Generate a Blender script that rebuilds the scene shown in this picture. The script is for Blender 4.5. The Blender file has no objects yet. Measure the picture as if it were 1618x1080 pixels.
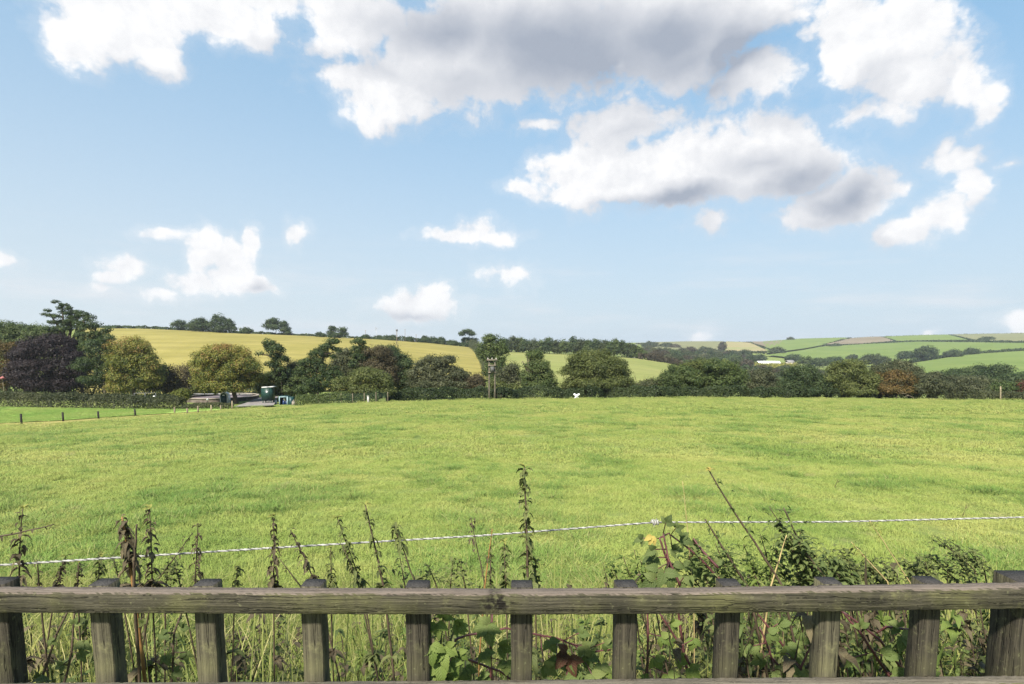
import bpy, math, random
import numpy as np
from mathutils import Vector

# ------------------------------------------------------------------ camera, world, sun, exposure
R = math.radians
SC = bpy.context.scene
COL = SC.collection
F = 900.0                      # focal length in pixels of the 1618 px wide frame
PITCH = R(6.0)
HZ = 548.0                     # row of the true horizon
VC = HZ + F * math.tan(PITCH)  # row of the optical axis
CZ = 1.65                      # eye height

cam_d = bpy.data.cameras.new('camera')
cam = bpy.data.objects.new('camera', cam_d)
COL.objects.link(cam)
cam_d.sensor_width = 36.0
cam_d.lens = F / 1618.0 * 36.0
cam_d.shift_y = (VC - 540.0) / 1618.0
cam_d.clip_start = 0.05
cam_d.clip_end = 20000
cam.location = (0, 0, CZ)
cam.rotation_euler = (math.pi / 2 - PITCH, 0, 0)
SC.camera = cam

SC.view_settings.view_transform = 'Standard'
SC.view_settings.look = 'None'
EXPO = 1.68
SC.view_settings.exposure = EXPO
SC.view_settings.gamma = 1
SC.cycles.max_bounces = 6
SC.cycles.diffuse_bounces = 3
SC.cycles.transmission_bounces = 3
SC.cycles.transparent_max_bounces = 4
SC.cycles.use_denoising = True
SC.cycles.denoiser = 'OPENIMAGEDENOISE'
SC.cycles.denoising_input_passes = 'RGB_ALBEDO_NORMAL'
SC.cycles.denoising_prefilter = 'NONE'

SUN_EL, SUN_AZ = R(47), R(205)          # azimuth clockwise from +Y (view direction)
sd = bpy.data.lights.new('sun', 'SUN')
sd.energy = 3.1
sd.angle = R(4.0)
sd.color = (1.0, 0.93, 0.82)
sun = bpy.data.objects.new('sun', sd)
COL.objects.link(sun)
sv = Vector((math.sin(SUN_AZ) * math.cos(SUN_EL), math.cos(SUN_AZ) * math.cos(SUN_EL), math.sin(SUN_EL)))
sun.rotation_euler = (-sv).to_track_quat('-Z', 'Y').to_euler()
sun.location = (0, -20, 60)


def ray(u, v):
    cx = (np.asarray(u, float) - 809.0) / F
    cy = (VC - np.asarray(v, float)) / F
    y = math.cos(PITCH) + cy * math.sin(PITCH)
    z = -math.sin(PITCH) + cy * math.cos(PITCH)
    return cx / y, z / y          # x and z per metre of depth (y)


def P(u, v, d):
    """point on the sight line of photo pixel (u, v) at depth d (metres along +Y)"""
    ax, az = ray(u, v)
    return np.stack([ax * d, np.zeros_like(ax) + d, CZ + az * d], -1)


# ---- sky: Nishita base, clouds as noise-eaten cells placed by azimuth and elevation
world = bpy.data.worlds.new('World')
SC.world = world
world.use_nodes = True
wt = world.node_tree
wt.nodes.clear()


class NT:
    def __init__(s, t):
        s.t = t

    def n(s, typ, **kw):
        nd = s.t.nodes.new(typ)
        for k, v in kw.items():
            setattr(nd, k, v)
        return nd

    def put(s, sock, v):
        if hasattr(v, 'is_linked') or isinstance(v, bpy.types.NodeSocket):
            s.t.links.new(v, sock)
        elif v is not None:
            sock.default_value = v

    def m(s, op, a, b=None, c=None, clamp=False):
        nd = s.n('ShaderNodeMath', operation=op, use_clamp=clamp)
        for i, x in enumerate((a, b, c)):
            if x is not None:
                s.put(nd.inputs[i], x)
        return nd.outputs[0]

    def vm(s, op, a, b=None, c=None):
        nd = s.n('ShaderNodeVectorMath', operation=op)
        for i, x in enumerate((a, b, c)):
            if x is not None:
                s.put(nd.inputs[i], x)
        return nd.outputs['Value'] if op in ('LENGTH', 'DOT_PRODUCT', 'DISTANCE') else nd.outputs[0]

    def mix(s, f, a, b, blend='MIX'):
        nd = s.n('ShaderNodeMix', data_type='RGBA', blend_type=blend)
        s.put(nd.inputs[0], f)
        s.put(nd.inputs[6], a if not isinstance(a, tuple) else (*a[:3], 1))
        s.put(nd.inputs[7], b if not isinstance(b, tuple) else (*b[:3], 1))
        return nd.outputs[2]

    def noise(s, vec, scale, detail=4.0, rough=0.5, dist=0.0, col=False):
        nd = s.n('ShaderNodeTexNoise')
        if vec is not None:
            s.put(nd.inputs['Vector'], vec)
        nd.inputs['Scale'].default_value = scale
        nd.inputs['Detail'].default_value = detail
        nd.inputs['Roughness'].default_value = rough
        nd.inputs['Distortion'].default_value = dist
        return nd.outputs[1 if col else 0]

    def ss(s, x, lo, hi):
        nd = s.n('ShaderNodeMapRange', interpolation_type='SMOOTHSTEP')
        s.put(nd.inputs[0], x)
        nd.inputs[1].default_value = lo
        nd.inputs[2].default_value = hi
        return nd.outputs[0]


W = NT(wt)
sky = W.n('ShaderNodeTexSky', sky_type='NISHITA')
sky.sun_disc = False
sky.sun_elevation = SUN_EL
sky.sun_rotation = SUN_AZ
sky.air_density = 1.0
sky.dust_density = 1.2
sky.ozone_density = 1.2
tc = W.n('ShaderNodeTexCoord')
sep = W.n('ShaderNodeSeparateXYZ')
W.put(sep.inputs[0], tc.outputs['Generated'])
X, Y, Z = sep.outputs
azi = W.m('ARCTAN2', X, Y)
hyp = W.m('SQRT', W.m('ADD', W.m('MULTIPLY', X, X), W.m('ADD', W.m('MULTIPLY', Y, Y), 1e-6)))
tel = W.m('MINIMUM', W.m('DIVIDE', Z, hyp), 6.0)
cmb = W.n('ShaderNodeCombineXYZ')
W.put(cmb.inputs[0], azi)
W.put(cmb.inputs[1], tel)
pos = cmb.outputs[0]
warp = W.vm('SUBTRACT', W.noise(pos, 9.0, 4.0, 0.6, col=True), (0.5, 0.5, 0.5))
warp2 = W.vm('MULTIPLY', warp, (0.10, 0.06, 0.0))
wp = W.vm('ADD', pos, warp2)


def billow(vec, scale):
    nd = W.n('ShaderNodeTexVoronoi', feature='SMOOTH_F1', voronoi_dimensions='2D')
    W.put(nd.inputs['Vector'], vec)
    nd.inputs['Scale'].default_value = scale
    nd.inputs['Detail'].default_value = 3.0
    nd.inputs['Roughness'].default_value = 0.55
    nd.inputs['Lacunarity'].default_value = 2.3
    nd.inputs['Smoothness'].default_value = 0.55
    nd.normalize = True
    return nd.outputs['Distance']


def azt(u, v):
    ax, az = ray(u, v)
    return math.atan2(ax, 1.0), float(az) / math.hypot(ax, 1.0)


def cell(u, v, ru, rv, w):
    a, t = azt(u, v)
    a2, _ = azt(u + ru, v)
    a1, _ = azt(u - ru, v)
    ra = abs(a2 - a1) / 2
    rt = abs(azt(u, v - rv)[1] - azt(u, v + rv)[1]) / 2
    q = W.vm('MULTIPLY_ADD', wp, (1 / ra, 1 / rt, 0), (-a / ra, -t / rt, 0))
    return W.m('MULTIPLY_ADD', W.vm('LENGTH', q), -w, w)


def field(cells, at=None):
    global wp
    keep = wp
    if at is not None:
        wp = at
    out = None
    for c in cells:
        k = cell(*c)
        out = k if out is None else W.m('SMOOTH_MAX', out, k, 0.12)
    wp = keep
    return out


CLOUD = [  # u, v, ru, rv, weight
    (190, 30, 135, 62, .9), (320, 18, 150, 48, .9), (105, 55, 60, 50, .8), (250, 75, 60, 42, .8), (420, -10, 150, 45, .8),
    (560, 30, 95, 70, .9), (615, 140, 115, 60, .9), (585, 180, 34, 34, .6), (730, 90, 190, 92, 1.1), (850, 55, 245, 120, 1.2),
    (1080, 45, 190, 92, 1.1), (1200, 110, 100, 52, .75), (985, 98, 40, 28, .6),
    (1340, 65, 84, 90, .85), (1425, 55, 84, 95, .85), (1445, 125, 96, 62, .8), (1520, 130, 60, 55, .7), (1558, 165, 34, 42, .6), (1375, 180, 90, 30, .5),
    (985, 200, 95, 40, .8), (850, 200, 38, 13, .5), (940, 270, 110, 60, 1.), (1050, 262, 140, 66, 1.), (1185, 240, 95, 72, 1.),
    (1255, 250, 95, 66, 1.), (900, 300, 70, 30, .7), (1150, 290, 190, 40, .8), (820, 298, 32, 14, .45),
    (1340, 305, 88, 52, .9), (1290, 335, 85, 22, .7),
    (1435, 368, 72, 30, .9), (1485, 340, 52, 42, .8), (1540, 295, 24, 42, .6), (1520, 245, 50, 18, .5), (1500, 230, 22, 20, .45), (1595, 250, 30, 14, .45), (1428, 290, 18, 16, .35),
    (1125, 347, 34, 16, .38), (745, 372, 84, 16, .7), (755, 360, 40, 18, .6), (800, 435, 56, 18, .36),
    (655, 482, 86, 24, .8), (690, 468, 34, 24, .7),
    (324, 405, 26, 44, .7), (312, 446, 62, 26, .75), (386, 382, 20, 36, .7), (366, 436, 40, 32, .75), (354, 408, 26, 34, .62), (268, 462, 34, 14, .5), (410, 450, 34, 14, .4),
    (200, 420, 46, 20, .5), (176, 436, 34, 14, .45), (160, 452, 24, 10, .35), (262, 368, 42, 12, .42), (475, 370, 22, 24, .44), (10, 423, 38, 14, .55),
    (1098, 530, 24, 16, .5), (1596, 514, 36, 18, .5), (1480, 527, 11, 8, .5),
]
GREY = [(700, 50, 170, 70, 1.), (880, 70, 230, 100, 1.3), (1060, 60, 180, 80, 1.2), (1170, 70, 110, 75, 1.2), (730, 120, 160, 40, .6),
        (1080, 308, 150, 26, .8), (1260, 275, 105, 46, .9), (1345, 305, 75, 50, 1.1), (1000, 205, 110, 40, .45), (650, 500, 90, 14, .6), (1200, 265, 120, 40, .6),
        (415, 452, 34, 16, .6), (1120, 130, 90, 40, .5)]
cn = W.noise(pos, 11.0, 8.0, 0.58)
cn2 = W.noise(W.vm('ADD', pos, (-0.014, 0.020, 0.0)), 11.0, 8.0, 0.58)
bw = W.vm('ADD', pos, W.vm('MULTIPLY', warp, (0.05, 0.05, 0.0)))
b1 = billow(bw, 13.0)
b2 = billow(W.vm('ADD', bw, (-0.010, 0.016, 0.0)), 13.0)
puff = W.m('ADD', W.m('MULTIPLY_ADD', cn, 1.15, -0.58), W.m('MULTIPLY_ADD', b1, -0.95, 0.34))
cn3 = W.noise(bw, 36.0, 5.0, 0.62)
fc = field(CLOUD)
dens = W.m('ADD', W.m('ADD', fc, puff), W.m('MULTIPLY_ADD', cn3, 0.5, -0.25))
alpha = W.m('MAXIMUM', W.ss(dens, -0.01, 0.36), W.m('MULTIPLY', W.ss(dens, -0.26, 0.12), 0.16))
thin = W.ss(W.noise(W.vm('MULTIPLY', pos, (2.2, 14.0, 0.0)), 1.6, 5.0, 0.6), 0.45, 0.8)
low = W.m('MULTIPLY', W.ss(tel, 0.22, 0.02), W.ss(tel, -0.02, 0.03))
thin = W.m('MULTIPLY', W.m('MULTIPLY', thin, low), 0.85)
gsoft = W.noise(pos, 7.0, 3.0, 0.5)
fup = field(CLOUD[:36], W.vm('ADD', wp, (-0.035, 0.075, 0.0)))
low_side = W.ss(W.m('SUBTRACT', W.m('MINIMUM', fup, 0.7), W.m('MULTIPLY', fc, 0.9)), -0.15, 0.55)
grey = W.ss(W.m('ADD', field(GREY), W.m('MULTIPLY_ADD', gsoft, 0.2, -0.10)), -0.22, 1.18)
grey = W.m('MINIMUM', W.m('ADD', grey, W.m('MULTIPLY', low_side, 0.36)), 1.0)
rel = W.m('ADD', W.m('MULTIPLY', W.m('SUBTRACT', cn, cn2), 0.5), W.m('MULTIPLY', W.m('SUBTRACT', b2, b1), 0.75))
rel = W.m('MULTIPLY', rel, W.m('MULTIPLY_ADD', W.ss(grey, 0.0, 0.6), -0.85, 1.0))
relc = W.n('ShaderNodeClamp')
W.put(relc.inputs[0], W.m('ADD', W.m('ADD', W.m('MULTIPLY', grey, -0.98), 0.94), rel))
K = 1.0 / 2 ** EXPO
ccol = W.mix(relc.outputs[0], (0.41 * K, 0.46 * K, 0.55 * K), (1.02 * K, 1.02 * K, 1.03 * K))
# pale air towards the horizon over the Nishita blue
skyc = W.vm('MULTIPLY', sky.outputs[0], (0.071, 0.069, 0.064))
airf = W.ss(tel, 0.54, -0.05)
side = W.ss(azi, 0.45, -0.75)
air = W.mix(airf, W.mix(side, (0.29 * K, 0.56 * K, 0.83 * K), (0.39 * K, 0.62 * K, 0.84 * K)), W.mix(side, (0.62 * K, 0.74 * K, 0.845 * K), (0.69 * K, 0.78 * K, 0.85 * K)))
skyc = W.mix(W.m('MULTIPLY_ADD', airf, 0.25, 0.70), skyc, air)
base = W.mix(thin, skyc, (0.84 * K, 0.86 * K, 0.90 * K))
final = W.mix(alpha, base, ccol)
bg = W.n('ShaderNodeBackground')
W.put(bg.inputs[0], final)
bg.inputs[1].default_value = 1.0
wo = W.n('ShaderNodeOutputWorld')
wt.links.new(bg.outputs[0], wo.inputs[0])
world.cycles.sampling_method = 'MANUAL'
world.cycles.sample_map_resolution = 512

# ------------------------------------------------------------------ helpers
rng = np.random.default_rng(7)
random.seed(7)


def tag(o, label=None, cat=None, group=None, kind=None):
    if label:
        o['label'] = label
    if cat:
        o['category'] = cat
    if group:
        o['group'] = group
    if kind:
        o['kind'] = kind
    return o


def link(name, me, parent=None, loc=None):
    o = bpy.data.objects.new(name, me)
    COL.objects.link(o)
    if loc is not None:
        o.location = loc
    if parent is not None:
        o.parent = parent
    return o


def empty(name, loc, label=None, cat=None, group=None):
    o = bpy.data.objects.new(name, None)
    o.empty_display_size = 0.1
    COL.objects.link(o)
    o.location = loc
    return tag(o, label, cat, group)


def mesh(name, V, Fq, mat, smooth=False, tint=None, uv=None, mats=None, midx=None):
    """mesh from vertex array and either one index array (m,k) or a list of such arrays"""
    V = np.ascontiguousarray(V, np.float32)
    if not isinstance(Fq, list):
        Fq = [Fq]
    Fq = [np.asarray(f, np.int32) for f in Fq if len(f)]
    me = bpy.data.meshes.new(name)
    me.vertices.add(len(V))
    me.vertices.foreach_set('co', V.ravel())
    loops = np.concatenate([f.ravel() for f in Fq])
    sizes = np.concatenate([np.full(len(f), f.shape[1], np.int32) for f in Fq])
    me.loops.add(len(loops))
    me.loops.foreach_set('vertex_index', loops)
    me.polygons.add(len(sizes))
    st = np.zeros(len(sizes), np.int32)
    st[1:] = np.cumsum(sizes)[:-1]
    me.polygons.foreach_set('loop_start', st)
    if smooth:
        me.polygons.foreach_set('use_smooth', np.ones(len(sizes), bool))
    for mm in (mats or [mat]):
        me.materials.append(mm)
    if midx is not None:
        me.polygons.foreach_set('material_index', np.asarray(midx, np.int32))
    if tint is not None:
        at = me.attributes.new('tint', 'FLOAT', 'FACE')
        at.data.foreach_set('value', np.asarray(tint, np.float32))
    if uv is not None:
        ul = me.uv_layers.new(name='UVMap')
        ul.data.foreach_set('uv', np.asarray(uv, np.float32)[loops].ravel())
    me.update()
    me.validate()
    return me


class MB:
    """collects tubes, boxes and quads into ONE mesh"""
    def __init__(s):
        s.v, s.f4, s.n = [], [], 0
        s.f3 = []

    def add(s, V, F4=None, F3=None):
        V = np.asarray(V, float).reshape(-1, 3)
        if F4 is not None and len(F4):
            s.f4.append(np.asarray(F4) + s.n)
        if F3 is not None and len(F3):
            s.f3.append(np.asarray(F3) + s.n)
        s.v.append(V)
        s.n += len(V)

    def tube(s, pts, rad, sides=6, cap=True):
        pts = np.asarray(pts, float)
        n = len(pts)
        rad = np.broadcast_to(np.asarray(rad, float), (n,))
        tan = np.gradient(pts, axis=0)
        tan /= np.linalg.norm(tan, axis=1)[:, None] + 1e-12
        ref = np.array([0.0, 1.0, 0.0]) if abs(tan[0][2]) > 0.6 else np.array([0.0, 0.0, 1.0])
        a = np.cross(tan, ref)
        a /= np.linalg.norm(a, axis=1)[:, None] + 1e-12
        b = np.cross(tan, a)
        th = np.linspace(0, 2 * np.pi, sides, endpoint=False)
        ring = pts[:, None, :] + rad[:, None, None] * (np.cos(th)[None, :, None] * a[:, None, :] + np.sin(th)[None, :, None] * b[:, None, :])
        V = ring.reshape(-1, 3)
        i = np.arange(n - 1)[:, None] * sides
        j = np.arange(sides)[None, :]
        k = (j + 1) % sides
        f = np.stack([i + j, i + k, i + sides + k, i + sides + j], -1).reshape(-1, 4)
        t = []
        if cap:
            V = np.concatenate([V, pts[:1], pts[-1:]])
            c0, c1 = n * sides, n * sides + 1
            for q in range(sides):
                r = (q + 1) % sides
                t.append((c0, r, q))
                t.append((c1, (n - 1) * sides + q, (n - 1) * sides + r))
        s.add(V, f, t)

    def box(s, c, size, rz=0.0, lean=(0, 0)):
        x, y, z = np.asarray(size, float) / 2
        V = np.array([(-x, -y, -z), (x, -y, -z), (x, y, -z), (-x, y, -z), (-x, -y, z), (x, -y, z), (x, y, z), (-x, y, z)])
        V[:, 0] += V[:, 2] * lean[0]
        V[:, 1] += V[:, 2] * lean[1]
        ca, sa = math.cos(rz), math.sin(rz)
        V = np.stack([V[:, 0] * ca - V[:, 1] * sa, V[:, 0] * sa + V[:, 1] * ca, V[:, 2]], -1) + np.asarray(c, float)
        s.add(V, [(0, 3, 2, 1), (4, 5, 6, 7), (0, 1, 5, 4), (1, 2, 6, 5), (2, 3, 7, 6), (3, 0, 4, 7)])

    def ball(s, c, r, n=10):
        th = np.linspace(0, np.pi, n // 2 + 2)
        ph = np.linspace(0, 2 * np.pi, n, endpoint=False)
        V = np.array([(math.sin(t) * math.cos(p), math.sin(t) * math.sin(p), math.cos(t)) for t in th for p in ph]) * r + np.asarray(c)
        f = []
        for i in range(len(th) - 1):
            for j in range(n):
                f.append((i * n + j, (i + 1) * n + j, (i + 1) * n + (j + 1) % n, i * n + (j + 1) % n))
        s.add(V, f)

    def build(s, name, mat, parent=None, loc=None, smooth=False, off=None):
        V = np.concatenate(s.v)
        if off is not None:
            V = V - np.asarray(off)
        fs = []
        if s.f4:
            fs.append(np.concatenate(s.f4))
        if s.f3:
            fs.append(np.concatenate(s.f3))
        return link(name, mesh(name, V, fs, mat, smooth), parent, loc)


# ------------------------------------------------------------------ materials
def newmat(name):
    m = bpy.data.materials.new(name)
    m.use_nodes = True
    m.node_tree.nodes.clear()
    t = NT(m.node_tree)
    out = t.n('ShaderNodeOutputMaterial')
    return m, t, out


def finish(t, out, color, rough=0.8, spec=0.2, normal=None, transl=0.0, metallic=0.0):
    b = t.n('ShaderNodeBsdfPrincipled')
    t.put(b.inputs['Base Color'], color if not isinstance(color, tuple) else (*color[:3], 1))
    b.inputs['Roughness'].default_value = rough
    b.inputs['Specular IOR Level'].default_value = spec
    b.inputs['Metallic'].default_value = metallic
    if normal is not None:
        t.put(b.inputs['Normal'], normal)
    sh = b.outputs[0]
    if transl:
        tr = t.n('ShaderNodeBsdfTranslucent')
        t.put(tr.inputs[0], color if not isinstance(color, tuple) else (*color[:3], 1))
        if normal is not None:
            t.put(tr.inputs['Normal'], normal)
        mx = t.n('ShaderNodeMixShader')
        mx.inputs[0].default_value = transl
        t.t.links.new(sh, mx.inputs[1])
        t.t.links.new(tr.outputs[0], mx.inputs[2])
        sh = mx.outputs[0]
    t.t.links.new(sh, out.inputs[0])
    return b


def bump(t, h, strength=0.3, dist=0.02):
    b = t.n('ShaderNodeBump')
    b.inputs['Strength'].default_value = strength
    b.inputs['Distance'].default_value = dist
    t.put(b.inputs['Height'], h)
    return b.outputs[0]


def ramp(t, f, stops):
    r = t.n('ShaderNodeValToRGB')
    e = r.color_ramp.elements
    while len(e) < len(stops):
        e.new(0.5)
    for k, (p, c) in zip(e, stops):
        k.position = p
        k.color = (*c, 1)
    t.put(r.inputs[0], f)
    return r.outputs[0]


_mc = {}


def leafmat(name, stops, transl=0.42, rough=0.55, spec=0.25):
    if name in _mc:
        return _mc[name]
    m, t, out = newmat(name)
    at = t.n('ShaderNodeAttribute', attribute_name='tint')
    c = ramp(t, at.outputs['Fac'], stops)
    finish(t, out, c, rough, spec, None, transl)
    _mc[name] = m
    return m


def plain(name, c, rough=0.7, spec=0.25, var=0.25, scale=3.0, metallic=0.0):
    if name in _mc:
        return _mc[name]
    m, t, out = newmat(name)
    tcn = t.n('ShaderNodeTexCoord')
    n = t.noise(tcn.outputs['Object'], scale, 5, 0.6)
    lo = tuple(x * (1 - var) for x in c)
    hi = tuple(min(1, x * (1 + var)) for x in c)
    col = t.mix(t.ss(n, 0.3, 0.7), lo, hi)
    finish(t, out, col, rough, spec, bump(t, n, 0.15, 0.01), 0, metallic)
    _mc[name] = m
    return m


def S(*cols):
    n = len(cols)
    return [(i / (n - 1), c) for i, c in enumerate(cols)]


PAL = {
    'oak': S((.034, .056, .018), (.078, .112, .032), (.145, .175, .056)),
    'dark': S((.026, .045, .018), (.054, .084, .030), (.10, .13, .047)),
    'olive': S((.050, .064, .018), (.10, .122, .034), (.175, .19, .058)),
    'lime': S((.045, .065, .014), (.12, .14, .025), (.24, .24, .045)),
    'chestnut': S((.04, .062, .014), (.105, .128, .024), (.22, .225, .045), (.26, .165, .055)),
    'beech': S((.014, .010, .011), (.028, .020, .022), (.050, .036, .036)),
    'pine': S((.020, .038, .014), (.045, .074, .022), (.088, .118, .034)),
    'rust': S((.045, .048, .016), (.095, .078, .024), (.165, .11, .034), (.16, .095, .035)),
    'grey': S((.046, .056, .026), (.088, .098, .046), (.145, .15, .078)),
    'brown': S((.045, .038, .020), (.090, .075, .038), (.14, .115, .055)),
    'far': S((.034, .050, .020), (.058, .076, .030), (.092, .108, .042)),
    'farbrown': S((.05, .045, .028), (.08, .066, .038), (.10, .085, .048)),
    'hedge': S((.034, .046, .018), (.068, .078, .033), (.12, .125, .055)),
    'hedgedark': S((.022, .038, .014), (.046, .068, .024), (.085, .108, .040)),
    'red': S((.05, .025, .015), (.10, .04, .025), (.15, .07, .035)),
    'maize': S((.10, .11, .02), (.22, .21, .04), (.34, .32, .07)),
}
BARK = plain('bark', (.085, .068, .05), .9, .1, .4, 8)
BARKP = plain('bark_pale', (.14, .118, .085), .9, .1, .35, 8)
TWIG = plain('twig_brown', (.075, .05, .035), .8, .15, .4, 20)

# ------------------------------------------------------------------ terrain
CTRL = {  # photo column: (depth, photo row) pairs along the ground
    -300: [(20, 716), (40, 698), (63, 684), (66, 683), (85, 652), (100, 640), (130, 628), (200, 592), (300, 540), (400, 508), (600, 520), (4500, 540)],
    0: [(20, 706), (40, 684), (63, 670), (66, 669), (85, 643), (100, 634), (130, 624), (200, 590), (300, 540), (400, 514), (600, 526), (4500, 545)],
    200: [(20, 697), (40, 670), (63, 660), (68, 658), (85, 645), (100, 635), (130, 624), (200, 585), (300, 530), (350, 521), (600, 535), (4500, 545)],
    370: [(20, 690), (40, 661), (63, 650), (78, 645.5), (100, 633), (130, 621), (200, 582), (300, 533), (345, 528), (600, 540), (4500, 545)],
    640: [(20, 684.5), (40, 650.5), (63, 640), (86, 634), (100, 629), (130, 619), (200, 585), (320, 544), (360, 541), (600, 546), (4500, 546)],
    800: [(20, 683), (40, 648), (63, 637.5), (90, 630.5), (100, 628.5), (130, 621), (200, 592), (330, 560), (380, 556), (600, 554), (1200, 543), (4500, 546)],
    1000: [(20, 683), (40, 647), (63, 636), (92, 629), (105, 627.5), (130, 623), (180, 604), (260, 580), (320, 568), (380, 565), (600, 562), (900, 553), (1400, 541), (4500, 546)],
    1150: [(20, 683), (40, 647), (63, 636), (92, 628.5), (105, 628), (130, 625), (200, 613), (300, 600), (450, 586), (650, 573), (900, 558), (1400, 540.5), (4500, 546)],
    1300: [(20, 683), (40, 648), (63, 637), (92, 629.5), (105, 629), (130, 627), (200, 617), (300, 604), (450, 588), (650, 572), (900, 556), (1400, 535), (4500, 545)],
    1450: [(20, 684), (40, 650), (63, 638.5), (92, 631), (105, 630), (130, 628), (200, 617), (300, 602), (450, 582), (650, 565), (900, 546), (1300, 531), (4500, 544)],
    1618: [(20, 686), (40, 652), (63, 640), (92, 632.5), (105, 631), (130, 628), (200, 617), (300, 600), (400, 584), (520, 568), (750, 546), (1200, 528), (4500, 542)],
    1900: [(20, 690), (40, 656), (63, 643), (92, 635), (105, 633), (130, 628), (200, 617), (300, 600), (400, 584), (520, 566), (750, 543), (1200, 524), (4500, 540)],
}


def pchip(x, y, q):
    x, y = np.asarray(x, float), np.asarray(y, float)
    h = np.diff(x)
    dl = np.diff(y) / h
    m = np.zeros_like(y)
    for i in range(1, len(x) - 1):
        if dl[i - 1] * dl[i] > 0:
            w1, w2 = 2 * h[i] + h[i - 1], h[i] + 2 * h[i - 1]
            m[i] = (w1 + w2) / (w1 / dl[i - 1] + w2 / dl[i])
    m[0], m[-1] = dl[0], dl[-1]
    k = np.clip(np.searchsorted(x, q) - 1, 0, len(x) - 2)
    t = (q - x[k]) / h[k]
    return ((1 + 2 * t) * (1 - t) ** 2 * y[k] + t * (1 - t) ** 2 * h[k] * m[k] + t * t * (3 - 2 * t) * y[k + 1] + t * t * (t - 1) * h[k] * m[k + 1])


LD = np.linspace(math.log(0.8), math.log(4500), 900)
AC, ZT = [], []
for u_, pr in sorted(CTRL.items()):
    near = [.8, 1, 1.25, 1.6, 2, 2.5, 3.2, 4, 5, 6.3, 8, 10]
    dd = near + [d for d, v in pr]
    zz = [-0.07 * x for x in near] + [float(CZ + ray(u_, v)[1] * d) for d, v in pr]
    s_ = (np.array(zz) - CZ) / np.array(dd)          # slope of the sight line: smooth in log depth
    zq = pchip(np.log(dd), s_, LD) * np.exp(LD) + CZ
    AC.append(float(ray(u_, 620)[0]))
    ZT.append(zq)
AC = np.array(AC)
ZT = np.array(ZT)
# smooth across azimuth by resampling with pchip per depth row
AQ = np.linspace(AC[0], AC[-1], 240)
ZG = np.array([pchip(AC, ZT[:, i], AQ) for i in range(len(LD))]).T      # (azimuth, depth)


def hgt(x, y):
    x, y = np.asarray(x, float), np.asarray(y, float)
    d = np.clip(y, 0.8, 4499)
    a = np.clip(x / d, AQ[0], AQ[-1] - 1e-9)
    fa = (a - AQ[0]) / (AQ[1] - AQ[0])
    fd = (np.log(d) - LD[0]) / (LD[1] - LD[0])
    i = np.clip(fa.astype(int), 0, len(AQ) - 2)
    j = np.clip(fd.astype(int), 0, len(LD) - 2)
    ta, td = fa - i, fd - j
    z = (ZG[i, j] * (1 - ta) * (1 - td) + ZG[i + 1, j] * ta * (1 - td) + ZG[i, j + 1] * (1 - ta) * td + ZG[i + 1, j + 1] * ta * td)
    return z + 0.035 * np.sin(x * 0.9 + y * 0.35) * np.sin(y * 0.7 - x * 0.2) * np.clip((y - 2) / 8, 0, 1)


DS = np.exp(np.linspace(math.log(1.5), math.log(4400), 2400))


def hit(u, v, dmin=2.0, dmax=4400):
    """ground point where the sight line of photo pixel (u, v) meets the terrain beyond dmin"""
    ax, az = ray(u, v)
    z = CZ + az * DS
    g = hgt(ax * DS, DS)
    ok = np.where((DS >= dmin) & (DS <= dmax) & (g >= z))[0]
    if len(ok):
        d = DS[ok[0]]
    else:
        k = np.where((DS >= dmin) & (DS <= dmax))[0]
        d = DS[k[np.argmin(z[k] - g[k])]]
    return np.array([ax * d, d, float(hgt(ax * d, d))])


def posnode(t):
    return t.n('ShaderNodeNewGeometry').outputs['Position']


def grass_color(t, p, lo=(.205, .305, .066), mid=(.328, .402, .100), hi=(.44, .458, .138), straw=(.46, .40, .21), sm=1.0):
    n1 = t.noise(t.vm('MULTIPLY', p, (0.55, 0.40, 0.0)), 0.62 * sm, 5, 0.62)
    n2 = t.noise(t.vm('MULTIPLY', p, (1.0, 1.0, 0.0)), 2.3 * sm, 4, 0.6)
    n3 = t.noise(t.vm('MULTIPLY', p, (0.6, 1.0, 0.0)), 0.20 * sm, 3, 0.5)
    f = t.m('ADD', t.m('MULTIPLY', n1, 0.55), t.m('ADD', t.m('MULTIPLY', n2, 0.25), t.m('MULTIPLY', n3, 0.25)))
    c = ramp(t, f, [(0.40, lo), (0.50, mid), (0.61, hi)])
    sf = t.ss(t.noise(t.vm('MULTIPLY', p, (1.0, 0.8, 0.0)), 1.15 * sm, 5, 0.7), 0.585, 0.72)
    return t.mix(t.m('MULTIPLY', sf, 0.55), c, straw)


def ground_mat(name, kw, bumps=0.6, rows=0.0):
    m, t, out = newmat(name)
    p = posnode(t)
    c = grass_color(t, p, **kw)
    if rows:
        rw = t.noise(t.vm('MULTIPLY', p, (.012, .16, 0)), 1.0, 5, .65)
        c = t.mix(t.m('MULTIPLY', t.ss(rw, .42, .62), rows), c, tuple(x * .62 for x in kw['mid']))
    fine = t.noise(p, 9, 6, 0.7)
    c = t.mix(t.m('MULTIPLY', t.ss(fine, .35, .75), 0.25), c, (.12, .15, .035))
    finish(t, out, c, 0.9, 0.1, bump(t, t.noise(p, 5, 6, 0.75), bumps, 0.12))
    return m


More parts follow.
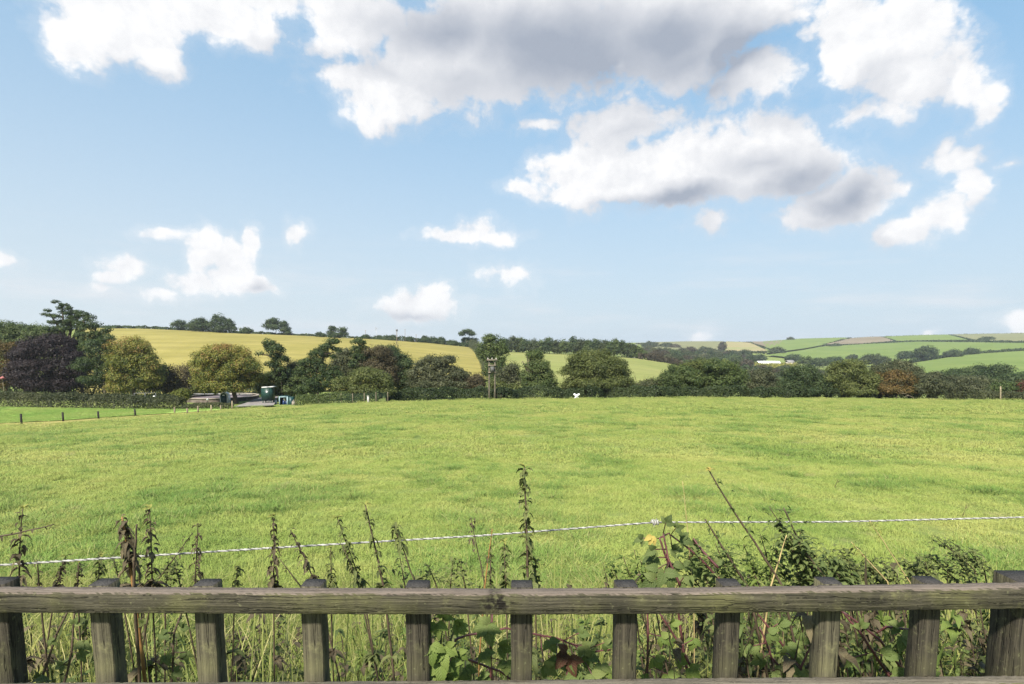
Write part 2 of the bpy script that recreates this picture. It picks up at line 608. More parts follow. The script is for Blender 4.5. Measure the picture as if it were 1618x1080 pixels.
# the ground sheet
TR = np.concatenate([[-14, -8, -4, -1, 0.3], np.exp(np.linspace(math.log(0.9), math.log(4400), 330))])
TCN = np.linspace(-1, 1, 321)
gx, gy = np.meshgrid(TCN, TR)
gxx = gx * (9 + 1.35 * np.maximum(gy, 0))
gz = hgt(gxx, gy)
gV = np.stack([gxx, gy, gz], -1).reshape(-1, 3)
nc = len(TCN)
ii, jj = np.meshgrid(np.arange(len(TR) - 1), np.arange(nc - 1), indexing='ij')
gF = np.stack([ii * nc + jj, ii * nc + jj + 1, (ii + 1) * nc + jj + 1, (ii + 1) * nc + jj], -1).reshape(-1, 4)
ground = link('ground', mesh('ground', gV, gF, ground_mat('ground_grass', dict(lo=(.10, .145, .035), mid=(.155, .195, .052), hi=(.21, .225, .07), straw=(.24, .21, .10))), True))
tag(ground, kind='structure')


def poly(pts, n):
    pts = np.asarray(pts, float)
    s = np.concatenate([[0], np.cumsum(np.linalg.norm(np.diff(pts, axis=0), axis=1))])
    q = np.linspace(0, s[-1], n)
    return np.stack([np.interp(q, s, pts[:, k]) for k in range(pts.shape[1])], -1)


def patch(name, top, bot, mat, dmin=100, n=70, m=30, lift=1.0, dmax=4400):
    """a field laid as a sheet on the terrain between its far and near boundary"""
    T = np.array([hit(*p, dmin, dmax) for p in poly(top, n)])
    B = np.array([hit(*p, dmin, dmax) for p in poly(bot, n)])
    if name in ('stubble_field', 'upper_pasture'):
        T = np.stack([T[:, 0], np.convolve(np.pad(T[:, 1], 3, mode='edge'), np.ones(7) / 7, 'valid'), T[:, 2]], -1)
        T[:, 0] = ray(poly(top, n)[:, 0], poly(top, n)[:, 1])[0] * T[:, 1]
    k = np.linspace(0, 1, m)[:, None, None]
    G = T[None] * (1 - k) + B[None] * k
    G[..., 2] = hgt(G[..., 0], G[..., 1]) + lift * (0.03 + 0.0028 * G[..., 1])
    i, j = np.meshgrid(np.arange(m - 1), np.arange(n - 1), indexing='ij')
    Fq = np.stack([i * n + j, (i + 1) * n + j, (i + 1) * n + j + 1, i * n + j + 1], -1).reshape(-1, 4)
    o = link(name, mesh(name, G.reshape(-1, 3), Fq, mat, True))
    return tag(o, kind='structure')


STUB = dict(lo=(.205, .180, .046), mid=(.245, .208, .057), hi=(.28, .235, .072), straw=(.215, .215, .055), sm=.12)
YGRN = dict(lo=(.165, .19, .055), mid=(.205, .22, .068), hi=(.235, .235, .082), straw=(.245, .22, .085), sm=.12)
PAST = dict(lo=(.105, .155, .034), mid=(.128, .178, .042), hi=(.152, .195, .05), straw=(.17, .18, .06), sm=.06)
LUSH = dict(lo=(.21, .35, .070), mid=(.28, .415, .092), hi=(.36, .45, .12), straw=(.40, .41, .14), sm=.5)
OLIV = dict(lo=(.14, .145, .07), mid=(.16, .16, .078), hi=(.18, .175, .09), straw=(.20, .165, .10), sm=.05)
SOIL = dict(lo=(.15, .12, .085), mid=(.18, .14, .10), hi=(.20, .16, .115), straw=(.17, .15, .09), sm=.05)
DRY = dict(lo=(.22, .21, .06), mid=(.30, .26, .085), hi=(.36, .29, .11), straw=(.38, .30, .13), sm=.8)
M_STUB, M_YG, M_PAST, M_LUSH = ground_mat('stubble', STUB, .3, .5), ground_mat('dry_pasture', YGRN, .3, .4), ground_mat('pasture', PAST, .3, .4), ground_mat('lush_grass', LUSH, .5)
M_OLIV, M_SOIL, M_DRY = ground_mat('olive_pasture', OLIV, .2), ground_mat('ploughed_soil', SOIL, .2), ground_mat('dry_grass', DRY, .5)
M_ROAD = plain('gravel_road', (.21, .19, .18), .9, .1, .25, 1.5)

patch('stubble_field', [(120, 517), (200, 520), (300, 525), (450, 531), (560, 536), (640, 541), (742, 549)],
      [(120, 628), (400, 622), (640, 616), (776, 602)], M_STUB, dmax=400)
patch('upper_pasture', [(790, 556), (850, 559), (930, 562), (1000, 567), (1065, 577), (1095, 588)],
      [(790, 615), (900, 615), (1060, 608), (1100, 600)], M_YG, dmax=400)
patch('lower_field', [(-60, 640), (0, 643), (150, 647), (290, 648), (366, 647)], [(-60, 671), (0, 669), (100, 664.5), (200, 657.5), (300, 651.5), (366, 647.2)], M_LUSH, 63.5, lift=.4)
patch('hillside_pasture', [(1452, 574), (1530, 562), (1618, 556.5), (1720, 552)], [(1420, 600), (1500, 600), (1618, 602), (1720, 602)], M_PAST, 200)
patch('upper_hill_field', [(1296, 550), (1362, 546), (1450, 542), (1618, 544), (1720, 546)], [(1210, 563), (1330, 575), (1440, 573), (1530, 561), (1618, 555), (1720, 551)], M_PAST, 250)
patch('ploughed_field', [(1303, 545.6), (1345, 536.4), (1372, 534.4), (1392, 534)], [(1304, 546.2), (1330, 546), (1362, 545), (1414, 541)], M_SOIL, 400)
patch('ridge_field', [(1396, 534), (1450, 531.8), (1498, 530.8)], [(1418, 541), (1470, 539.6), (1532, 540)], M_PAST, 400)
patch('skyline_field', [(1504, 530.6), (1560, 529.4), (1618, 528.6), (1720, 527)], [(1540, 540), (1618, 542.4), (1720, 544)], M_OLIV, 400)
patch('distant_field', [(1205, 541.5), (1270, 537), (1340, 535.4)], [(1212, 560), (1270, 553), (1300, 547.4)], M_PAST, 400)
patch('distant_pasture', [(1020, 543), (1090, 541.4), (1142, 541.4)], [(1030, 556), (1090, 556), (1142, 556)], M_OLIV, 400)
patch('distant_stubble', [(1147, 541.6), (1170, 542.4), (1186, 544)], [(1147, 556), (1180, 558), (1216, 557)], ground_mat('tan_field', dict(lo=(.24, .20, .10), mid=(.28, .23, .12), hi=(.22, .22, .09), straw=(.30, .22, .13), sm=.05), .2), 400)
patch('distant_soil', [(1188, 541.8), (1215, 541.6), (1236, 540)], [(1192, 545), (1215, 551), (1232, 545)], M_SOIL, 400)
patch('gravel_road', [(418, 628.5), (440, 628)], [(368, 647), (432, 644)], M_ROAD, 79, 30, 14)
patch('dry_strip', [(-60, 672), (0, 669.6), (100, 665.2), (200, 658.2), (300, 652), (372, 647), (420, 645), (520, 641)],
      [(-60, 688), (0, 682), (100, 674), (200, 665), (300, 657), (372, 651), (420, 648), (520, 642.5)], M_DRY, 30, 90, 8, .3)


# ------------------------------------------------------------------ foliage
def leaf_cards(c, nrm, size, asp=0.62):
    """rhombic leaf sprays: centres (n,3), normals (n,3), lengths (n,)"""
    n = len(c)
    nrm = nrm / (np.linalg.norm(nrm, axis=1)[:, None] + 1e-9)
    r = rng.normal(size=(n, 3))
    a = np.cross(nrm, r)
    a /= np.linalg.norm(a, axis=1)[:, None] + 1e-9
    b = np.cross(nrm, a)
    L = size[:, None]
    k = rng.uniform(0.7, 1.15, (n, 4, 1))
    V = np.stack([c - a * L * .5 * k[:, 0], c + b * L * asp * .5 * k[:, 1] + nrm * L * .10, c + a * L * .5 * k[:, 2], c - b * L * asp * .5 * k[:, 3] + nrm * L * .10], 1)
    return V.reshape(-1, 3), np.arange(4 * n).reshape(-1, 4)


def crown_leaves(lobes, leaf, clump, dens=0.4, under=0.35, topt=0.0, fill=1.0):
    """lobes: (centre, radii). Leaves sit on small clumps spread over the lobes' shells."""
    cs, ns, ts, zs = [], [], [], []
    L = [(np.asarray(c, float), np.asarray(r, float)) for c, r in lobes]
    for li, (c, r) in enumerate(L):
        p = 1.6
        area = 4 * np.pi * (((r[0] * r[1]) ** p + (r[0] * r[2]) ** p + (r[1] * r[2]) ** p) / 3) ** (1 / p)
        n = max(6, int(area / (clump * clump * 1.05)))
        d = rng.normal(size=(n, 3))
        d /= np.linalg.norm(d, axis=1)[:, None]
        keep = (d[:, 2] > -0.25) | (rng.random(n) < under)
        d = d[keep]
        q = c + d * r * rng.uniform(0.62, 1.08, (len(d), 1))
        keep = np.ones(len(q), bool)
        for lj, (c2, r2) in enumerate(L):
            if lj != li:
                keep &= np.linalg.norm((q - c2) / r2, axis=1) > 0.72
        q, d = q[keep], d[keep]
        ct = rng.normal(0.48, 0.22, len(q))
        nl = max(6, int(dens * 16 * clump * clump / (leaf * leaf)))
        for k in range(len(q)):
            cr = clump * rng.uniform(0.6, 1.25)
            e = rng.normal(size=(nl, 3))
            e /= np.linalg.norm(e, axis=1)[:, None]
            rr = cr * rng.uniform(0.55, 1.05, (nl, 1)) * np.array([1.05, 1.05, 0.78])
            cs.append(q[k] + e * rr)
            ns.append(e * 1.0 + d[k] * 0.35 + np.array([0, 0, 0.45]) + rng.normal(size=(nl, 3)) * 0.35)
            ts.append(ct[k] + rng.normal(0, 0.13, nl))
        nf = int(fill * dens * area * 1.3 / (leaf * leaf))          # sprays inside the crown
        e = rng.normal(size=(nf, 3))
        e = e / np.linalg.norm(e, axis=1)[:, None] * (rng.random((nf, 1)) ** .4) * .72
        cs.append(c + e * r)
        ns.append(e + rng.normal(size=(nf, 3)) * .5 + np.array([0, 0, .3]))
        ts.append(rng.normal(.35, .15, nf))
    c = np.concatenate(cs)
    n = np.concatenate(ns)
    t = np.concatenate(ts)
    if topt:
        z = (c[:, 2] - c[:, 2].min()) / (np.ptp(c[:, 2]) + 1e-6)
        t = t + topt * np.clip((z - 0.62) / 0.38, 0, 1)
    V, Fq = leaf_cards(c, n, leaf * rng.uniform(0.65, 1.35, len(c)))
    return V, Fq, np.clip(t, 0, 1)


def bend(p0, p1, n=7, wob=0.05, sag=0.0):
    p0, p1 = np.asarray(p0, float), np.asarray(p1, float)
    t = np.linspace(0, 1, n)[:, None]
    L = np.linalg.norm(p1 - p0)
    w = np.cumsum(rng.normal(size=(n, 3)), 0) * wob * L / n
    w -= w[:1] + (w[-1:] - w[:1]) * t
    return p0 * (1 - t) + p1 * t + w + np.array([0, 0, -sag]) * (4 * t * (1 - t))


def tree(name, label, d, lobes, pal, base=None, leaf=None, clump=None, dens=0.42, depth=0.85, group=None, cat='tree', topt=0.0, stems=None, trad=None, bark=None, under=0.35, nolimb=False, jit=1.0):
    """lobes as (u, v, ru, rv) in photo pixels at depth d; given real depth and thickness"""
    leaf = leaf or max(0.24, d * 0.0027)
    clump = clump or max(0.95, d * 0.0098)
    s = d / F
    us = [l[0] for l in lobes]
    W_ = []
    for i, (u, v, ru, rv) in enumerate(lobes):
        c = P(u, v, d)
        rx, rz = ru * s, rv * s
        ry = max(rx * depth, rz * 0.8)
        off = rng.uniform(-.35, .35) * jit * ry if i else 0
        c = c + np.array([0, off, 0])
        W_.append((c, np.array([rx, ry, rz]) - clump * 0.22))
    if pal != 'pine':
        for c, r in list(W_):                      # smaller boughs break up the outline
            for k in range(4):
                e = rng.normal(size=3)
                e[2] = abs(e[2]) * .8 - .25
                e /= np.linalg.norm(e)
                W_.append((c + e * r * rng.uniform(.72, 1.0), r * rng.uniform(.26, .46)))
    bu = base[0] if base else float(np.mean(us))
    bx = float(ray(bu, 620)[0]) * d
    root = np.array([bx, d, float(hgt(bx, d))])
    em = empty(name, root, label, cat, group)
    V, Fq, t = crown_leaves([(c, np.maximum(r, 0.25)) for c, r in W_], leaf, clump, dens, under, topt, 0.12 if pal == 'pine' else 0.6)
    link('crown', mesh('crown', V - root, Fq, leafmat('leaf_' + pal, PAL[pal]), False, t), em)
    top = max(c[2] for c, r in W_)
    h = max(top - root[2], 1.0)
    tb = MB()
    r0 = trad or (0.017 * h + 0.05)
    if stems is None:
        fork = root + np.array([0, 0, h * 0.42])
        cm = np.mean([c for c, r in W_], 0)
        fork[:2] = root[:2] * 0.6 + cm[:2] * 0.4
        tb.tube(bend(root - [0, 0, .3], fork, 6, .04), np.linspace(r0 * 1.25, r0 * .8, 6), 7)
        if not nolimb:
            for c, r in W_[:len(lobes)]:
                tb.tube(bend(fork, c, 6, .1), np.linspace(r0 * .55, r0 * .12, 6), 5)
    else:
        for st in stems:
            pts = np.concatenate([bend(P(*st[k], d), P(*st[k + 1], d), 5, .05)[: None if k == len(st) - 2 else -1] for k in range(len(st) - 1)])
            if st is stems[0]:
                pts[0, 2] = min(pts[0, 2], hgt(pts[0, 0], pts[0, 1])) - .3
            tb.tube(pts, np.linspace(r0, r0 * .3, len(pts)), 6)
    tb.build('trunk', bark or BARK, em, off=root)
    return em


def hedge(name, label, pts, dmin, hh, ww, pal, leaf=None, group=None, dens=1.0, gaps=0.0, dmax=4400, cat='hedge', world_pts=None):
    """a hedge following photo pixels along the ground; leaf sprays over a rounded bank"""
    Wp = np.array([hit(*p, dmin, dmax) for p in poly(pts, max(8, int(len(pts) * 8)))]) if world_pts is None else np.asarray(world_pts)
    seg = np.linalg.norm(np.diff(Wp, axis=0), axis=1)
    s = np.concatenate([[0], np.cumsum(seg)])
    length = s[-1]
    dm = float(np.mean(Wp[:, 1]))
    leaf = leaf or max(0.22, dm * 0.0028)
    n = int(dens * length * (2 * hh + ww) * 4.0 / (leaf * leaf))
    n = min(n, 30000)
    q = rng.uniform(0, length, n)
    c0 = np.stack([np.interp(q, s, Wp[:, k]) for k in range(3)], -1)
    tdir = np.stack([np.interp(q, s, np.gradient(Wp[:, k])) for k in range(3)], -1)
    tdir[:, 2] = 0
    tdir /= np.linalg.norm(tdir, axis=1)[:, None] + 1e-9
    side = np.stack([-tdir[:, 1], tdir[:, 0], 0 * q], -1)
    ph = rng.uniform(0, np.pi, n)
    # lumpy outline along the length
    k1 = np.interp(q, np.arange(0, length + 12, 1.7), rng.uniform(.78, 1.18, len(np.arange(0, length + 12, 1.7))))
    k2 = np.interp(q, np.arange(0, length + 12, .7), rng.uniform(.9, 1.1, len(np.arange(0, length + 12, .7))))
    H = hh * k1 * k2
    rad = rng.uniform(.82, 1.04, n)
    cx = np.cos(ph)
    sx = np.sin(ph)
    px = np.sign(cx) * np.abs(cx) ** .6 * ww / 2 * rad * k1
    pz = np.abs(sx) ** .75 * H * rad
    c = c0 + side * px[:, None]
    c[:, 2] = hgt(c[:, 0], c[:, 1]) + pz + leaf * .1
    nr = side * cx[:, None] + np.array([0, 0, 1.0]) * sx[:, None] + rng.normal(size=(n, 3)) * .6
    t = np.clip(rng.normal(.45, .2, n) + .25 * (np.interp(q, np.arange(0, length + 12, 2.5), rng.uniform(-1, 1, len(np.arange(0, length + 12, 2.5))))), 0, 1)
    V, Fq = leaf_cards(c, nr, leaf * rng.uniform(.7, 1.4, n))
    root = Wp[len(Wp) // 2]
    o = link(name, mesh(name, V - root, Fq, leafmat('leaf_' + pal, PAL[pal]), False, t), None, root)
    return tag(o, label, cat, group)


# ------------------------------------------------------------------ trees of the valley edge, left to right
tree('broadleaf_tree', 'dark green broadleaf tree cut by the left edge of the photo, behind the purple tree', 113,
     [(2, 520, 26, 17), (28, 532, 26, 17), (52, 527, 24, 15), (78, 531, 22, 15), (20, 550, 30, 20), (60, 548, 26, 18)], 'oak')
tree('autumn_tree', 'tree turning orange between the left edge of the photo and the purple beech', 107,
     [(-8, 562, 25, 26), (14, 555, 15, 17), (8, 590, 26, 22), (24, 578, 14, 14)], 'rust')
tree('pine_tree', 'tall sparse pine with bare trunks showing, highest tree on the left', 111,
     [(101, 482, 8, 3), (88, 477, 6, 3), (95, 486, 6, 3), (80, 498, 8, 3), (110, 487, 7, 3), (74, 490, 5, 2.5), (122, 493, 8, 4), (92, 500, 8, 2.5), (114, 501, 10, 3), (84, 509, 9, 3), (106, 513, 9, 3), (70, 497, 4, 2), (117, 492, 5, 3), (90, 516, 6, 2.5), (98, 492, 5, 2), (118, 508, 12, 4), (104, 520, 14, 4), (126, 499, 8, 4), (84, 519, 10, 4), (96, 508, 10, 3), (110, 495, 8, 3)],
     'pine', (104, 620), clump=.42, leaf=.25, stems=[[(104, 620), (102, 545), (98, 482)], [(103, 560), (112, 520), (114, 490)], [(102, 545), (92, 515), (80, 497)], [(104, 560), (120, 525), (124, 492)]], dens=.5)
tree('pine_tree', 'broad dense pine joined to the tall sparse pine, above the dark conifer', 109,
     [(130, 497, 9, 5), (142, 503, 9, 6), (124, 511, 10, 5), (152, 512, 10, 5), (136, 518, 13, 7), (143, 531, 18, 8), (163, 525, 11, 5), (173, 520, 7, 3), (121, 527, 9, 5), (158, 541, 15, 7), (128, 541, 14, 7)],
     'pine', (132, 620), clump=.6, stems=[[(130, 620), (128, 560), (132, 505)], [(128, 560), (150, 530), (152, 512)], [(128, 565), (112, 545), (110, 530)]])
tree('copper_beech', 'large dark purple beech with a wide dome crown', 105,
     [(75, 556, 42, 26), (50, 572, 30, 28), (102, 574, 30, 26), (75, 588, 50, 30), (86, 540, 24, 13), (40, 592, 24, 24), (114, 560, 15, 12), (112, 594, 22, 22), (66, 604, 40, 16), (95, 606, 34, 14)], 'beech')
tree('conifer', 'dark green spreading conifer between the purple beech and the golden tree', 100,
     [(150, 548, 24, 12), (146, 573, 27, 11), (162, 560, 20, 18), (134, 580, 19, 7), (166, 592, 15, 15), (148, 600, 25, 7), (170, 536, 12, 8), (175, 575, 14, 18)],
     'pine', (166, 626), clump=.75, stems=[[(167, 626), (163, 595), (158, 555)], [(163, 590), (148, 590), (134, 583)], [(163, 575), (146, 572)]], bark=BARKP)
tree('autumn_tree', 'round golden green tree with an orange tinged top, right of the conifer', 98,
     [(208, 548, 28, 15), (198, 574, 25, 24), (230, 574, 22, 26), (214, 593, 38, 22), (186, 600, 14, 16), (240, 598, 18, 16), (205, 610, 30, 10)], 'chestnut', topt=.35)
tree('shrub', 'brownish spreading shrub between the golden tree and the chestnut', 103,
     [(270, 602, 26, 16), (292, 594, 18, 18), (262, 586, 14, 9), (250, 611, 22, 11), (285, 614, 26, 9), (300, 605, 12, 14)], 'brown', cat='shrub', dens=.3)
tree('chestnut_tree', 'broad yellow green chestnut with a rust coloured top, beside the gravel road', 92,
     [(360, 562, 34, 17), (334, 577, 32, 22), (386, 580, 30, 22), (352, 592, 46, 24), (321, 600, 17, 20), (402, 600, 15, 14), (366, 608, 36, 12), (335, 612, 20, 10), (347, 553, 22, 8)],
     'chestnut', (373, 643), clump=.85, topt=.4, trad=.32)
tree('pine_tree', 'leaning dark pine with a detached branch on its left, right of the chestnut', 97,
     [(426, 544, 13, 9), (437, 553, 14, 10), (411, 558, 7, 3.5), (441, 566, 13, 10), (433, 577, 13, 8), (427, 576, 6, 4), (447, 585, 12, 8), (440, 593, 15, 10)],
     'pine', (448, 634), clump=.62, stems=[[(448, 634), (443, 590), (434, 548)], [(439, 570), (424, 561), (411, 559)]], dens=.55)
tree('shrub', 'dark tangled shrubs behind the green hut on legs', 99,
     [(440, 606, 28, 17), (420, 612, 14, 13), (470, 602, 18, 14), (458, 616, 26, 12), (425, 598, 12, 10)], 'oak', cat='shrub')
tree('shrub', 'pale grey green bush between the two windswept pines', 101, [(467, 582, 11, 12), (472, 594, 14, 12), (458, 590, 10, 10)], 'grey', cat='shrub', dens=.3)
tree('pine_tree', 'windswept pine bent towards the right with a low skirt of branches', 94,
     [(526, 539, 13, 6), (516, 549, 14, 7), (501, 559, 17, 8), (531, 553, 7, 5), (489, 573, 17, 9), (481, 588, 15, 11), (505, 583, 18, 12), (512, 604, 27, 15), (492, 614, 26, 12), (525, 564, 6, 4), (528, 598, 16, 20), (500, 570, 14, 8)],
     'pine', (505, 634), clump=.62, stems=[[(505, 634), (498, 590), (512, 560), (526, 540)], [(499, 590), (485, 582)], [(512, 560), (527, 556)]], dens=.55)
tree('shrub', 'grey green rounded bush behind the pine with the knobbed top', 108, [(553, 566, 24, 15), (543, 580, 22, 18), (576, 574, 20, 20), (560, 590, 26, 16)], 'grey', cat='shrub')
tree('pine_tree', 'narrow pine with a knobbed top rising out of grey green bushes', 101,
     [(567, 541, 11, 7), (572, 551, 9, 7), (563, 553, 8, 8), (570, 564, 12, 9), (562, 575, 12, 9)], 'pine', (570, 634), clump=.6, stems=[[(570, 634), (568, 590), (567, 543)]], dens=.55)
tree('hawthorn', 'pinkish brown hawthorn between the knobbed pine and the dark oak', 100, [(598, 562, 20, 16), (606, 582, 20, 22), (590, 580, 16, 18), (612, 600, 18, 16)], 'brown', cat='tree')
tree('oak_tree', 'dark green oak right of the pinkish hawthorn', 103, [(620, 571, 25, 20), (639, 585, 16, 25), (631, 601, 25, 20), (613, 555, 18, 11), (645, 606, 14, 16)], 'dark')
tree('willow_tree', 'low olive willow standing forward in the meadow corner', 84,
     [(576, 597, 29, 15), (560, 610, 25, 17), (600, 606, 20, 21), (581, 616, 36, 12), (590, 595, 22, 12), (607, 618, 14, 12)], 'olive', (596, 637),
     stems=[[(612, 637), (608, 618), (600, 604)], [(583, 637), (578, 618), (570, 605)], [(598, 637), (592, 615), (586, 600)]], trad=.16)
tree('hawthorn_tree', 'wide rounded hawthorn pair left of the stubble gap and the utility poles', 97,
     [(683, 579, 24, 17), (671, 592, 25, 17), (700, 594, 36, 18), (722, 596, 16, 14), (704, 569, 16, 8), (690, 606, 44, 11), (725, 607, 20, 10)], 'grey', clump=.8)
tree('shrub', 'reddish brown bush in the hedge left of the utility poles', 97, [(752, 601, 13, 8), (743, 608, 18, 9), (760, 611, 9, 8), (734, 604, 15, 9)], 'brown', cat='shrub')
tree('ivy_tree', 'tall narrow ivy clad tree behind the utility poles', 128,
     [(780, 546, 18, 14), (777, 560, 21, 15), (784, 571, 15, 12), (774, 536, 8, 6), (784, 582, 12, 10), (793, 556, 8, 10), (777, 592, 13, 12), (786, 600, 15, 12)], 'oak', (779, 615))
tree('shrub', 'brownish green shrubs right of the utility poles', 101, [(800, 592, 18, 14), (817, 597, 17, 14), (797, 610, 22, 12), (830, 604, 14, 14), (812, 583, 9, 8)], 'grey', cat='shrub')
tree('shrub', 'mid green bush at the foot of the utility poles', 96, [(793, 615, 18, 10), (810, 617, 16, 9), (786, 608, 12, 8)], 'olive', cat='shrub')
tree('ivy_tree', 'ivy covered tree with bare forked trunks on its left side', 97,
     [(850, 579, 20, 16), (846, 596, 24, 16), (864, 599, 16, 15), (847, 561, 14, 8), (858, 608, 24, 9), (838, 610, 14, 9)], 'oak', (846, 628), clump=.75,
     stems=[[(843, 628), (840, 600), (834, 578), (833, 562)], [(838, 595), (829, 576), (825, 570)], [(840, 598), (843, 575), (848, 557)], [(834, 580), (837, 566), (842, 556)]], trad=.17, bark=BARKP)
tree('round_tree', 'biggest round olive green tree in the field hedge, right of the white cross', 95,
     [(942, 585, 42, 26), (914, 592, 25, 20), (971, 592, 25, 20), (940, 566, 27, 12), (946, 605, 52, 14), (904, 609, 17, 11), (925, 576, 26, 16), (962, 578, 24, 16), (985, 606, 16, 12), (910, 618, 12, 7)], 'olive', clump=.85)
tree('shrub', 'low scrub with bare twigs between the big round tree and the green thicket', 96, [(1003, 613, 18, 9), (1022, 612, 20, 10), (1036, 607, 12, 9)], 'hedge', cat='shrub')
for (n_, l_, d_, lo_, pal_) in [
    ('broadleaf_tree', 'dark green tree at the left end of the green thicket', 96, [(1073, 590, 22, 16), (1060, 603, 24, 16), (1090, 600, 22, 16), (1072, 612, 34, 11)], 'oak'),
    ('broadleaf_tree', 'light green tree in the middle of the green thicket', 99, [(1105, 582, 24, 15), (1122, 594, 22, 18), (1098, 600, 20, 16), (1112, 612, 30, 10)], 'olive'),
    ('broadleaf_tree', 'tallest tree of the green thicket, above the valley wood', 97, [(1138, 580, 28, 14), (1152, 594, 30, 18), (1132, 603, 28, 14), (1168, 607, 22, 14), (1145, 614, 30, 8)], 'oak'),
    ('broadleaf_tree', 'small grey green tree right of the green thicket below the maize', 97, [(1206, 600, 22, 16), (1191, 611, 19, 11), (1226, 611, 20, 11), (1210, 590, 14, 9), (1208, 617, 28, 7)], 'grey'),
    ('willow_tree', 'dark grey green willow below the white roofed barn', 96, [(1268, 598, 28, 18), (1252, 609, 24, 14), (1290, 608, 24, 16), (1266, 586, 18, 8), (1270, 617, 34, 8)], 'dark'),
    ('sycamore_tree', 'yellow green sycamore left of the rusty orange tree', 96, [(1338, 590, 30, 18), (1324, 604, 26, 18), (1357, 603, 26, 19), (1340, 576, 20, 8), (1342, 616, 34, 9)], 'olive'),
    ('autumn_tree', 'rusty orange tree in the right hand hedge', 97, [(1398, 602, 28, 14), (1393, 613, 34, 11), (1420, 598, 20, 14), (1378, 606, 16, 14), (1425, 615, 24, 9)], 'rust'),
    ('ash_tree', 'thin grey green tree rising behind the rusty orange tree', 104, [(1412, 584, 26, 12), (1435, 590, 20, 14), (1395, 588, 16, 10), (1425, 576, 14, 7)], 'grey'),
    ('shrub', 'twiggy grey brown shrub right of the rusty orange tree', 96, [(1464, 607, 30, 15), (1450, 616, 24, 10), (1485, 612, 24, 13), (1470, 596, 16, 8)], 'grey'),
    ('shrub', 'grey green scrub left of the lone hedge post', 98, [(1512, 608, 26, 14), (1530, 613, 28, 13), (1498, 615, 22, 10), (1540, 604, 18, 10)], 'grey'),
    ('shrub', 'dark green shrub around the lone hedge post', 100, [(1560, 617, 24, 12), (1580, 611, 22, 10), (1592, 618, 20, 10)], 'oak'),
    ('shrub', 'dark red bush at the right edge of the photo', 99, [(1611, 620, 15, 10), (1622, 614, 16, 12)], 'red'),
    ('broadleaf_tree', 'flat topped dark tree behind the scrub below the hillside pasture', 170, [(1555, 588, 28, 9), (1575, 583, 18, 7), (1535, 592, 16, 7), (1565, 596, 36, 10)], 'dark'),
    ('broadleaf_tree', 'small dark tree left of the flat topped tree below the hillside pasture', 175, [(1500, 595, 18, 8), (1515, 592, 16, 8), (1485, 598, 16, 8)], 'dark'),
    ('broadleaf_tree', 'rounded grey green tree under the flat topped tree', 140, [(1545, 603, 22, 9), (1560, 607, 24, 8), (1525, 604, 16, 8)], 'grey'),
    ('broadleaf_tree', 'dark tree by the right edge of the photo above the red bush', 150, [(1600, 600, 20, 8), (1618, 597, 18, 9), (1630, 603, 20, 10), (1590, 606, 18, 7)], 'dark'),
]:
    tree(n_, l_, d_, lo_, pal_, cat='shrub' if n_ == 'shrub' else 'tree', dens=.34 if n_ == 'shrub' else .42, clump=.8 if d_ < 120 else None)
tree('bush', 'small yellow green bush at the right end of the left hedge', 83, [(288, 624, 9, 6), (286, 629, 10, 6)], 'lime', cat='bush')

# bare dead branches
def branches(name, label, d, pairs, r=.05, cat='branch', mat=None):
    m = MB()
    for a, b in pairs:
        m.tube(bend(P(*a, d), P(*b, d), 6, .06), np.linspace(r, r * .3, 6), 5)
    o = m.build(name, mat or BARKP, None, P(*pairs[0][0], d), off=P(*pairs[0][0], d))
    return tag(o, label, cat)


branches('dead_branches', 'bare reddish twigs standing in the low scrub beside the big round tree', 95,
         [((1010, 622), (1003, 588)), ((1010, 615), (998, 596)), ((1016, 622), (1018, 592)), ((1005, 600), (1001, 590)), ((1012, 622), (1012, 598))], .035, mat=TWIG)
branches('fallen_branch', 'pale dead branch lying across the foot of the rusty orange tree', 91, [((1445, 629), (1432, 622)), ((1432, 622), (1420, 620)), ((1436, 624), (1428, 627))], .06)
branches('dead_branches', 'pale bare branches in front of the dark round tree below the maize field', 110, [((1190, 598), (1180, 580)), ((1186, 592), (1192, 576)), ((1190, 598), (1198, 582))], .06)

# hedges near the field
hedge('shrubbery', 'dark shrubbery filling the gaps under and behind the left hand trees', [(-80, 634), (60, 633), (180, 632), (300, 631)], 112, 4.2, 4.0, 'dark', leaf=.36, cat='shrubbery', dmax=124)
hedge('shrubbery', 'dark shrubbery behind the round tank and the green hut', [(301, 630), (400, 628), (480, 627)], 108, 3.2, 3.5, 'dark', leaf=.36, cat='shrubbery', dmax=130)
hedge('hedge', 'long low bramble hedge behind the bright green strip on the left', [(-70, 643), (0, 642.5), (150, 646), (290, 648)], 80, 2.1, 2.6, 'hedge', leaf=.24)
hedge('hedge', 'dark hedge at the foot of the hawthorns left of the utility poles', [(612, 634.5), (700, 632), (775, 631)], 86, 1.9, 2.2, 'hedgedark', leaf=.27, dens=1.7)
hedge('hedge', 'dark hedge between the utility poles and the big round tree', [(776, 631), (850, 630), (925, 629.5)], 86, 1.7, 2.2, 'hedgedark', leaf=.27, dens=1.7)
hedge('hedge', 'dark hedge from the big round tree to the green thicket', [(926, 629.5), (1050, 629), (1180, 628.8)], 88, 1.8, 2.2, 'hedgedark', leaf=.27, dens=1.7)
hedge('hedge', 'dark hedge under the willow and the sycamore', [(1181, 628.8), (1300, 629.2), (1400, 630)], 88, 1.7, 2.2, 'hedgedark', leaf=.27, dens=1.7)
hedge('hedge', 'scrubby hedge reaching the right edge of the photo', [(1401, 630), (1500, 631), (1700, 634)], 88, 1.6, 2.4, 'hedge', leaf=.24)
hedge('nettle_bank', 'low nettle bank in front of the circular filter tank', [(292, 648), (330, 647), (366, 645.5)], 78, .9, 1.6, 'hedge', leaf=.2, cat='bank')
